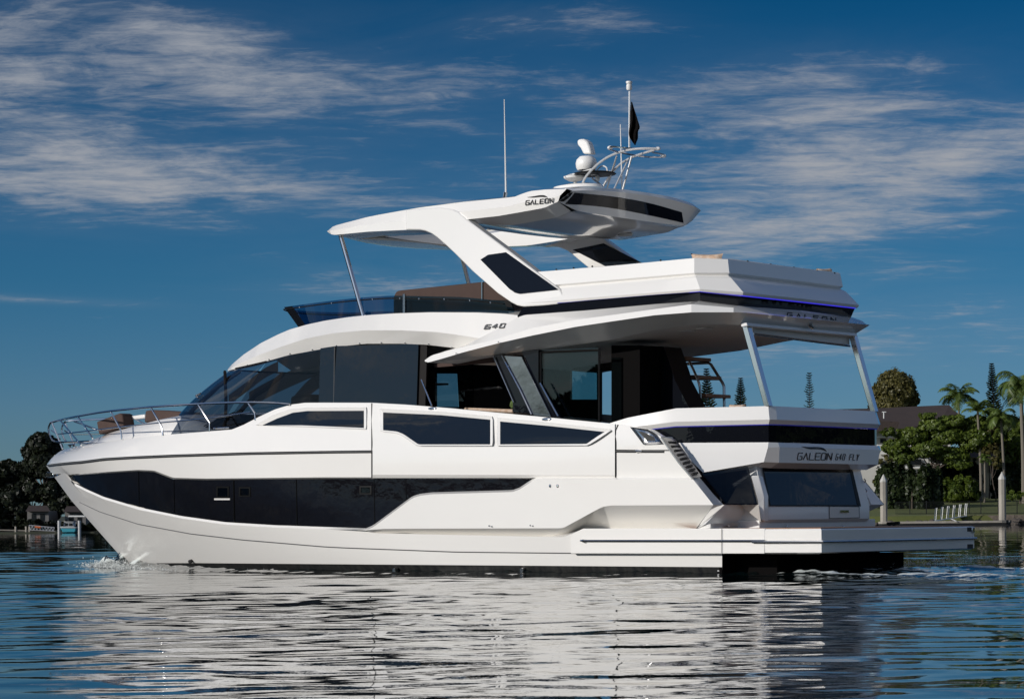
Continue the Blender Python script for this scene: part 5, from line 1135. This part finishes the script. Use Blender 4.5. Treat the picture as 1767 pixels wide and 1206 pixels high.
def palm(u, v, ub, vb, rpx, D, label, seed, nf=22, droop=.9, m='lf_palm', r=.16, up=.55):
    top_ = at(u, v, D); b0 = at(ub, vb, D); T_ = empty('palm_tree', b0, label, 'palm', 'palms in the garden'); rg = np.random.default_rng(seed); k = D/FOC; Lf = rpx*k
    b0[2] = gz(b0); T_.location = Vector(b0)
    MB().tube(smooth([b0-np.array([0, 0, .5]), b0*.6+top_*.4+RT*.08, top_], 12), [r*1.25-.35*r*i/11 for i in range(12)], 8).build('trunk', 'barkp', T_)
    MB().tube([top_-np.array([0, 0, Lf*.25]), top_+np.array([0, 0, Lf*.12])], [r*.95, r*.4], 8).build('crownshaft', 'lf_palm', T_)
    for i in range(nf):
        a = i*2.399+rg.uniform(-.2, .2); el = up+rg.uniform(-.9, .7)*(.9); d = np.array([math.cos(a), math.sin(a), 0]); L_ = Lf*rg.uniform(.85, 1.1); s_ = np.array([-d[1], d[0], 0]); V, Tn = [], []
        p = top_.copy(); e_ = el; pts = [p.copy()]
        for q in range(14): p = p+(d*math.cos(e_)+np.array([0, 0, 1])*math.sin(e_))*L_/14; e_ -= droop*(.045+.016*q); pts.append(p.copy())
        tone = rg.uniform(.1, 1)
        for q in range(1, 15):
            for hh in (0, .33, .66):
                c_ = pts[q-1]*(1-hh)+pts[q]*hh; ll = L_*.30*math.sin(math.pi*(.10+.86*(q-1+hh)/14))**.7; t_ = (pts[q]-pts[q-1]); t_ /= np.linalg.norm(t_)
                for sg in (-1, 1):
                    tip = c_+s_*sg*ll*.75+t_*ll*.45+np.array([0, 0, -ll*rg.uniform(.25, .6)]); V += [c_-t_*.03, c_+t_*L_*.018, tip+t_*.02, tip-t_*.02]; Tn.append(tone*.7+rg.uniform(0, .3))
        V = np.array(V); fast('frond', V, np.arange(len(V)).reshape(-1, 4), np.array(Tn), m, T_)
    return T_
M['pilecap'] = mat('weathered_cap', (.50, .49, .45), .6, var=(3, .6, (.33, .32, .28)))
# ---- right shore: house, garden, waterfront (about 255 m away)
DS = 262
HB = empty('waterfront_house', AD(*(lambda p: ((p-CAM)@RT, (p-CAM)@FW))(at(1580, 860, 292)), 2.9), 'low white house under a dark tiled roof among the garden trees', 'house')
def pq(pts, D): return [at(u, v, D) for u, v in pts]
MB().prism(pq([(1400, 742), (1400, 876), (1640, 872), (1640, 742)], 292), FW*12).build('wall', 'wallw', HB)
rf = MB(); f0 = pq([(1395, 741), (1530, 738), (1590, 742), (1660, 716)], 290)
ridge = [at(1440, 706, 298), at(1509, 704.5, 298), at(1560, 702, 298), at(1637.5, 698.5, 298)]; back = [p+FW*16 for p in f0]
f0 = [at(1392, 744, 290), at(1480, 744, 290), at(1560, 744, 290), at(1628, 720, 292)]
rf.loft([f0, ridge, [p+FW*14-np.array([0, 0, 2.5]) for p in ridge]])
rf.add([at(1637.5, 698.5, 298), at(1654, 714, 293), at(1628, 720, 292), at(1640, 740, 293)], [(0, 1, 3, 2)])
rf.build('roof', 'roof', HB, angle=10)
MB().prism(pq([(1516, 726), (1551, 728), (1549, 741), (1516, 741)], 289.5), FW*.3).build('louvre_screen', 'roof', HB)
MB().tube([at(1525, 722, 289), at(1525, 711, 289)], .06, 6).tube([at(1522, 711, 289), at(1529, 711, 289)], .06, 5).build('roof_aerial', 'paintw', HB)
for (u0, v0, u1, v1) in [(1519, 757, 1529, 764), (1550, 792, 1566, 800), (1570, 792, 1590, 802), (1519, 795, 1535, 806)]:
    W_ = MB().prism(pq([(u0, v0), (u1, v0), (u1, v1), (u0, v1)], 291.7), FW*.2).build('window', 'pglass', HB)
for v in (753, 767, 781, 805, 816): MB().prism(pq([(1514, v), (1605, v), (1605, v+1.6), (1514, v+1.6)], 291.2), FW*.5).build('balcony_rail', 'paintw', HB)
H2 = empty('garden_house', at(1695, 830, 296), 'beige rendered house end half hidden by palms, right of the large green tree', 'house')
MB().prism(pq([(1655, 788), (1724, 788), (1724, 862), (1655, 862)], 296), FW*8).build('wall', 'wallb', H2)
MB().loft([pq([(1650, 789), (1730, 789)], 295), pq([(1660, 768), (1740, 768)], 300)]).build('roof', 'roof', H2)
for (u0, v0, u1, v1) in [(1668, 800, 1676, 815), (1706, 800, 1714, 815)]: MB().prism(pq([(u0, v0), (u1, v0), (u1, v1), (u0, v1)], 295.8), FW*.1).build('window', 'pglass', H2)
G1 = 'trees in the waterfront garden'
tree('garden_tree', 1541, 330, 800, [(1541, 672, 36, 32), (1520, 684, 22, 22), (1562, 684, 23, 22), (1541, 655, 24, 15), (1512, 694, 16, 14), (1570, 672, 12, 12), (1553, 652, 12, 10), (1527, 660, 14, 11), (1578, 694, 10, 12), (1530, 692, 26, 16), (1562, 694, 20, 12), (1541, 700, 34, 22)], 42000, .19, 'lf_olive', 'round olive-brown tree crown standing above the dark house roof', 'tree', G1, 3, r=.4)
tree('garden_tree', 1612, 278, 862, [(1612, 735, 30, 14), (1645, 728, 30, 12), (1680, 735, 26, 14), (1575, 752, 30, 14), (1545, 772, 22, 14), (1630, 752, 40, 14), (1680, 760, 30, 18), (1600, 775, 36, 14), (1640, 785, 34, 14), (1560, 790, 24, 10), (1690, 725, 18, 10), (1532, 745, 12, 8), (1655, 800, 22, 10), (1600, 718, 16, 6)], 85000, .17, 'lf_green', 'broad bright green spreading tree in front of the white house', 'tree', G1, 5, trunks=[-1.2, .4, 1.3], r=.16)
tree('garden_tree', 1530, 272, 872, [(1528, 795, 16, 14), (1532, 815, 18, 14), (1520, 830, 14, 14), (1545, 810, 14, 12)], 2600, .16, 'lf_olive', 'thin pale-stemmed shrub tree just right of the yacht\'s stern', 'tree', G1, 8, trunks=[-.5, .4], r=.07)
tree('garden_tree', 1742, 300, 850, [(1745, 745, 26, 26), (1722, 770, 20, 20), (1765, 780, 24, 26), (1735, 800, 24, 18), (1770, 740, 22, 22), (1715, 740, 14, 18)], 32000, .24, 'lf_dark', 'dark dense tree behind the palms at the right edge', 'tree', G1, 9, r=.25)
tree('garden_tree', 1718, 276, 856, [(1716, 785, 9, 16), (1722, 800, 10, 10), (1705, 776, 8, 10)], 1500, .2, 'lf_olive', 'rusty yellow-green shrub tree among the palm trunks', 'tree', G1, 10, r=.08)
tree('garden_tree', 1752, 283, 856, [(1750, 762, 18, 22), (1768, 745, 16, 26), (1738, 790, 14, 18), (1765, 800, 18, 20), (1722, 752, 10, 12), (1785, 770, 16, 26)], 22000, .17, 'lf_green', 'leafy green tree filling the gap between the right-hand palm trunks', 'tree', G1, 31, r=.12)
tree('garden_tree', 1706, 285, 856, [(1704, 748, 12, 16), (1712, 730, 9, 12), (1698, 772, 12, 14), (1716, 765, 10, 12)], 9000, .18, 'lf_olive', 'ochre-green bushy tree right behind the young upright palm', 'tree', G1, 32, r=.10)
def hedge(u0, u1, vt, vb, D, n, m, label, seed):
    lob = []; rg = random.Random(seed)
    u = u0
    while u < u1: lob.append((u, vb-(vb-vt)*rg.uniform(.40, .52), rg.uniform(11, 17), (vb-vt)*rg.uniform(.48, .6))); u += rg.uniform(9, 14)
    b0 = at((u0+u1)/2, vb, D); T_ = empty('garden_hedge', b0, label, 'hedge', 'hedges along the lawn'); k = D/FOC
    crown('foliage', [(*(at(a, b_, D)+FW*rg.uniform(-.5, 1)), c_*k, c_*k*.9, d*k) for a, b_, c_, d in lob], n, .24, m, T_, seed, .5)
    MB().tube([b0-np.array([0, 0, .6]), b0+np.array([0, 0, (vb-vt)*k*.6])], [.12, .06], 6).build('stem', 'bark', T_)
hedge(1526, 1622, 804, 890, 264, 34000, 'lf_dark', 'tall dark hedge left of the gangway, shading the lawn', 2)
hedge(1596, 1690, 800, 868, 280, 26000, 'lf_shade', 'thicket under the spreading green tree, deep shade put into its leaf colour', 3)
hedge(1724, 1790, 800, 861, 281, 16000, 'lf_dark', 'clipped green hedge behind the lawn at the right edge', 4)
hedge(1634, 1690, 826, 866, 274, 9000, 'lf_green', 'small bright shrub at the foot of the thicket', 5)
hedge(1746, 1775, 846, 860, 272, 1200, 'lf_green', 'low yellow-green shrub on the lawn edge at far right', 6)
hedge(1400, 1540, 800, 885, 300, 6000, 'lf_dark', 'long dark hedge behind the yacht\'s stern', 7)
palm(1653.5, 684, 1657, 760, 44, 286, 'slender palm rising alone against the sky above the roof ridge', 1, 20, .9, up=.75, r=.13)
palm(1761, 664, 1766, 838, 58, 272, 'tallest palm at the right edge with long drooping fronds', 2, 26, 1.35, r=.20)
palm(1727, 716, 1733, 850, 38, 275, 'palm with thin pale trunk between the beige house and the tallest palm', 3, 20, 1.1, r=.14)
palm(1687, 708, 1693, 850, 32, 277, 'young upright palm just right of the spreading green tree', 4, 16, .8, up=.9, r=.14)
palm(1699, 790, 1698, 850, 16, 274, 'short palm trunk in front of the beige house wall', 5, 12, 1.1, r=.10)
norfolk(1711, 627, 745, 19, 300, 'tall dark norfolk pine with regular tiers beside the palms', 1, 6)
norfolk(1219, 636, 760, 21, 320, 'fullest norfolk pine seen through the cockpit behind the stair rail', 2, 2, ragged=.12)
norfolk(1278, 652, 760, 19, 330, 'short bushy norfolk pine seen just left of the chrome cockpit pillar', 3)
norfolk(1396.5, 643, 765, 12, 320, 'narrow columnar norfolk pine between the two cockpit pillars', 4, ragged=.2, tiers=30)
# seawall and rocks
sw_ = MB(); 
for k in range(60):
    a0_, a1_ = 38+k*1.4-10, 38+(k+1)*1.4-10
    sw_.prism([AD(a0_, 252.4, -.2), AD(a1_-.03, 252.4, -.2), AD(a1_-.03, 252.6, .98+.03*math.sin(k*2.3)), AD(a0_, 252.6, .98+.03*math.sin(k*2.3))], FW*.5)
o = sw_.build('seawall', 'stone', None); tagit(o, 'low weathered stone seawall holding up the lawn along the water', 'seawall')
rk = MB(); r_ = random.Random(4)
for k in range(420):
    p = AD(28+r_.random()*80, 251.6+r_.uniform(-.9, .5), r_.uniform(-.05, .42)); s_ = r_.uniform(.14, .42)
    vs = []; n_ = 6
    for a_, z_, q in [(0, -1, .01)]+[(2*math.pi*i/n_, -.3, 1) for i in range(n_)]+[(2*math.pi*i/n_+.4, .5, .75) for i in range(n_)]+[(0, .9, .01)]:
        vs.append(p+np.array([math.cos(a_)*q*s_*r_.uniform(.8, 1.2), math.sin(a_)*q*s_*r_.uniform(.8, 1.2), z_*s_*.7*r_.uniform(.8, 1.2)]))
    fs = [(0, 1+(i+1) % n_, 1+i) for i in range(n_)]+[(1+i, 1+(i+1) % n_, 1+n_+(i+1) % n_, 1+n_+i) for i in range(n_)]+[(1+n_+i, 1+n_+(i+1) % n_, 1+2*n_) for i in range(n_)]; rk.add(vs, fs)
o = rk.build('shore_rocks', 'rock', None, angle=10, weld=False); tagit(o, 'band of dark rocks at the foot of the seawall', 'rocks', kind='stuff')
# fence on top of the wall
FN = empty('garden_fence', at(1660, 888, 256), 'thin black metal fence crossing the lawn behind the seawall', 'fence')
def fz(u): return 888+(u-1560)*-.006
bars = MB()
for u in np.arange(1545, 1790, 1.55): bars.tube([at(u, 866.5, 256), at(u, 887.5, 256)], .010, 4, False)
bars.build('bars', 'fence', FN, weld=False)
MB().tube([at(1545, 866, 256), at(1790, 864.5, 256)], .022, 4).tube([at(1545, 886, 256), at(1790, 885, 256)], .02, 4).build('rail', 'fence', FN)
for u in (1570, 1598.5, 1672.5, 1692.5, 1722.5, 1755): MB().tube([at(u, 864, 256), at(u, 889, 256)], .045, 5).build('post', 'fence', FN)
# piles
for (u, v, lab) in [(1729, 813.5, 'taller concrete mooring pile with pointed white cap, at the pontoon\'s right end'), (1524.5, 818, 'concrete mooring pile with pointed cap beside the yacht\'s stern')]:
    t_ = at(u, v, 246); P_ = empty('mooring_pile', (t_[0], t_[1], 0), lab, 'pile', 'mooring piles of the right-hand pontoon'); w_ = .27
    sq = lambda z, s: [(t_[0]+math.cos(a)*w_*s*1.3, t_[1]+math.sin(a)*w_*s*1.3, z) for a in [R(39+22.5)+math.pi/4*i for i in range(8)]]
    zt_p = t_[2]-.75
    b = MB(); b.loft([sq(-1, 1), sq(zt_p, 1)], True); b.build('pile_shaft', 'conc', P_, angle=20)
    b = MB(); b.loft([sq(zt_p, 1.04), sq(zt_p+.12, 1.04), sq(t_[2], .06)], True); b.build('pile_cap', 'pilecap', P_, angle=20)
pa_, pb_ = at(1518, 901.5, 246), at(1738, 898.5, 246)
PT = MB().prism([AD((pa_-CAM)@RT, 244.5, .22), AD((pb_-CAM)@RT, 244.5, .22), AD((pb_-CAM)@RT, 247.0, .22), AD((pa_-CAM)@RT, 247.0, .22)], (0, 0, .22)).build('floating_pontoon', 'conc', None, bevel=.03)
tagit(PT, 'long pale floating pontoon lying between the two right-hand piles', 'pontoon')
MB().prism([AD((pa_-CAM)@RT, 244.6, -.2), AD((pb_-CAM)@RT, 244.6, -.2), AD((pb_-CAM)@RT, 246.9, -.2), AD((pa_-CAM)@RT, 246.9, -.2)], (0, 0, .42)).build('float_tank', 'black', PT)
MB().prism([at(1640, 895, 244.3), at(1648, 899, 244.3), at(1652, 899, 244.3), at(1643, 894.6, 244.3)], FW*.1).build('mooring_hook', 'paintw', PT)
MB().box(*[tuple(at(1716, 902, 245)), tuple(at(1738, 899, 245)+np.array([.3, .3, .1]))]).build('pile_guide', 'black', PT)
GW = empty('gangway', at(1640, 896, 249), 'short aluminium gangway with upright rail posts between lawn and pontoon', 'gangway')
MB().prism([at(1614, 897.5, 248), at(1669, 889, 252), at(1669, 890.5, 252), at(1614, 899.5, 248)], FW*.9).build('walkway', 'alu', GW)
for dd in (0, .9):
    for k in range(6):
        f = k/5; b0 = at(1615, 897.5, 248)*(1-f)+at(1667, 889.5, 252)*f+FW*dd; MB().tube([b0, b0+np.array([0, 0, 1.2])+RT*.12], .035, 5).build('rail_post', 'paintw', GW)
# ---- left shore (about 285 m away), its deep shade put into the colours
G2 = 'dark trees on the left shore'
def lt(u, D, vb, lob, n, lab, seed, m='lf_shade', s=.30): return tree('shore_tree', u, D, vb, lob, n, s, m, lab, 'tree', G2, seed, r=.25)
lt(72, 300, 905, [(72, 765, 26, 18), (55, 780, 18, 18), (92, 778, 18, 20), (75, 800, 34, 24), (100, 805, 16, 20), (50, 806, 16, 14)], 34000, 'tallest dark tree on the left shore, behind the yacht\'s pulpit', 21, 'lf_shade', .26)
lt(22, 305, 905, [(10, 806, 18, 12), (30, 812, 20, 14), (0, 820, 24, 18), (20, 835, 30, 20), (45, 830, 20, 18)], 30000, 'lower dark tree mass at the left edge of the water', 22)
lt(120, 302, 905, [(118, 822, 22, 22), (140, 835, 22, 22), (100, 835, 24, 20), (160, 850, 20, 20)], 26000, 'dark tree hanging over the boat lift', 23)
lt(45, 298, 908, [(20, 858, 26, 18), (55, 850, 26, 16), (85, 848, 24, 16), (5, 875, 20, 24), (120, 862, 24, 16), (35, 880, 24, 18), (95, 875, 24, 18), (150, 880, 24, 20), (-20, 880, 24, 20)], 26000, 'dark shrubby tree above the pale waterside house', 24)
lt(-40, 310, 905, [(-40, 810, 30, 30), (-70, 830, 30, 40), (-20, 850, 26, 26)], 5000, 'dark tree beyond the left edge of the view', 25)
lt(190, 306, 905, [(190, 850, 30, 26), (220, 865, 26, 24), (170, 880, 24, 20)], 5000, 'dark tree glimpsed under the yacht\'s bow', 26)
def house(u0, v0, u1, v1, D, name, lab, wm='wallsh'):
    Hh = empty(name, at((u0+u1)/2, v1, D), lab, 'house', 'shaded houses on the left shore')
    MB().prism(pq([(u0, v0), (u1, v0), (u1, v1), (u0, v1)], D), FW*6).build('wall', wm, Hh)
    MB().loft([pq([(u0-3, v0+1), (u1+3, v0+1)], D-.6), pq([(u0+3, v0-9), (u1-3, v0-9)], D+3)]).build('roof', 'roof', Hh)
    for k in range(2):
        a_ = u0+(u1-u0)*(.2+.4*k); MB().prism(pq([(a_, v0+5), (a_+(u1-u0)*.2, v0+5), (a_+(u1-u0)*.2, v1-4), (a_, v1-4)], D-.05), FW*.1).build('window', 'pglass', Hh)
    return Hh
M['wallsh'] = mat('shaded_render', (.16, .155, .15), .85, var=(.8, .5, (.10, .10, .095)))  # pale house render darkened, shade put into the wall colour
house(47, 881, 84, 906, 291, 'shore_house', 'pale-fronted low house among the dark trees left of the boat lift')
h2 = house(112, 882, 148, 908, 292, 'shore_house', 'house with a white balcony behind the boat lift')
MB().prism(pq([(118, 889), (146, 889), (146, 891.5), (118, 891.5)], 290), FW*.3).build('balcony_rail', 'paintw', h2)
# jetty
JT = empty('jetty', at(60, 915, 283), 'low timber jetty with a truss rail reaching to the boat lift', 'jetty')
MB().prism([at(-10, 913, 283), at(96, 915.5, 283), at(96, 917.5, 283), at(-10, 915, 283)], FW*1.5).build('deck', 'woodg', JT)
tr_ = MB(); tp, bt = [(50, 906), (94, 910)], [(50, 914), (94, 916)]
tr_.tube([at(u, v, 282.8) for u, v in tp], .05, 5).tube([at(u, v, 282.8) for u, v in bt], .05, 5)
for k in range(9): f = k/8; g = min(1, (k+.5)/8); tr_.tube([at(50+44*f, 906+4*f, 282.8), at(50+44*g, 914+2*g, 282.8)], .04, 4).tube([at(50+44*g, 914+2*g, 282.8), at(50+44*min(1, (k+1)/8), 906+4*min(1, (k+1)/8), 282.8)], .04, 4) if k < 8 else None
tr_.build('truss_rail', 'alu', JT)
for u in (45, 51, 27): MB().tube([at(u, 908, 283), at(u, 922, 283)], .12, 6).build('jetty_post', 'conc', JT)
MB().prism(pq([(60, 907), (70, 908), (70, 911), (60, 910)], 282.5), FW*.2).build('kayak', 'orange', JT) if 'orange' in M else None
# boat lift with its small cabin boat
for u, lab in [(102, 'white lift pile just left of the small teal boat'), (137, 'white lift pile just right of the small teal boat')]:
    p = at(u, 898, 282); o = MB().tube([(p[0], p[1], -1), (p[0], p[1], p[2])], .17, 8).build('lift_pile', 'paintsh', None) ; tagit(o, lab, 'pile', 'piles of the boat lift')
BT = empty('small_cabin_boat', at(118, 917, 282), 'small white and teal cabin boat standing on a lift by the left shore', 'boat')
def bq(pts, d0, d1, nm, m, bev=.05): MB().prism(pq(pts, 282+d0), FW*(d1-d0)).build(nm, m, BT, bevel=bev)
bq([(104, 910), (131, 911), (129, 918), (108, 918)], -.2, 2.0, 'hull', 'teal'); bq([(103.5, 908), (131, 909), (131, 911.5), (104, 911)], -.25, 2.05, 'topsides', 'paintsh')
bq([(111, 901), (126, 901), (128, 909), (109, 908)], .2, 1.6, 'cabin', 'paintsh'); bq([(112.5, 902.5), (117, 902.5), (116.5, 907), (111.5, 907)], .15, 1.65, 'cabin_window', 'pglass', 0); bq([(119, 902.5), (124.5, 902.5), (125.5, 907), (119, 907)], .15, 1.65, 'cabin_window', 'pglass', 0)
bq([(110, 899.5), (127, 899.5), (127.5, 901), (109.5, 901)], .1, 1.7, 'cabin_roof', 'paintsh')
MB().tube([at(129, 907, 282.9), at(129.5, 918, 282.9)], .14, 6).build('outboard_motor', 'black', BT)
o = MB().box(tuple(at(104, 919, 282)-np.array([0, 0, .1])), tuple(at(134, 917.8, 282)+FW*2.2)).build('lift_cradle', 'alu', None); tagit(o, 'metal cradle under the small teal boat', 'boat lift')

# left bank: undergrowth down to the water, leaves coloured dark for shade, and the wooded shore all round behind the photographer
lb_ = empty('bank_undergrowth', at(70, 912, 284), 'undergrowth lining the left shore at the waterline, dark leaves standing in for shade', 'bushes')
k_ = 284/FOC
crown('foliage', [(*at(u, 909+3*math.sin(u), 285+1*math.sin(u*2)), 13*k_, 8*k_, 10*k_) for u in range(-120, 330, 13)], 26000, .34, 'lf_shade', lb_, 41, .4)
MB().tube([at(70, 915, 284), at(72, 900, 284)], [.15, .05], 5).build('stem', 'bark', lb_)
def far_wood():
    rg = np.random.default_rng(8); n = 150000; al = rg.uniform(R(28), R(332), n); Dm = 205+rg.uniform(0, 18, n)
    hgt = 14+3.2*np.sin(al*9)+2.2*np.sin(al*23+1)+1.5*np.sin(al*61)+1.2*np.sin(al*131)
    z = hgt*rg.uniform(0, 1, n)**.8
    P = np.stack([CX+RT[0]*np.sin(al)*Dm+FW[0]*np.cos(al)*Dm, CY+RT[1]*np.sin(al)*Dm+FW[1]*np.cos(al)*Dm, z], 1)
    v, f = leaves(P, np.stack([-np.sin(al), -np.cos(al), al*0+.4], 1), .9, 1, 3); o = fast('far_wood', v, f, rg.uniform(0, 1, n), 'lf_dark', None)
    o['kind'] = 'stuff'; o['label'] = 'wooded shore across the water behind the photographer'; o['category'] = 'wood'
far_wood()
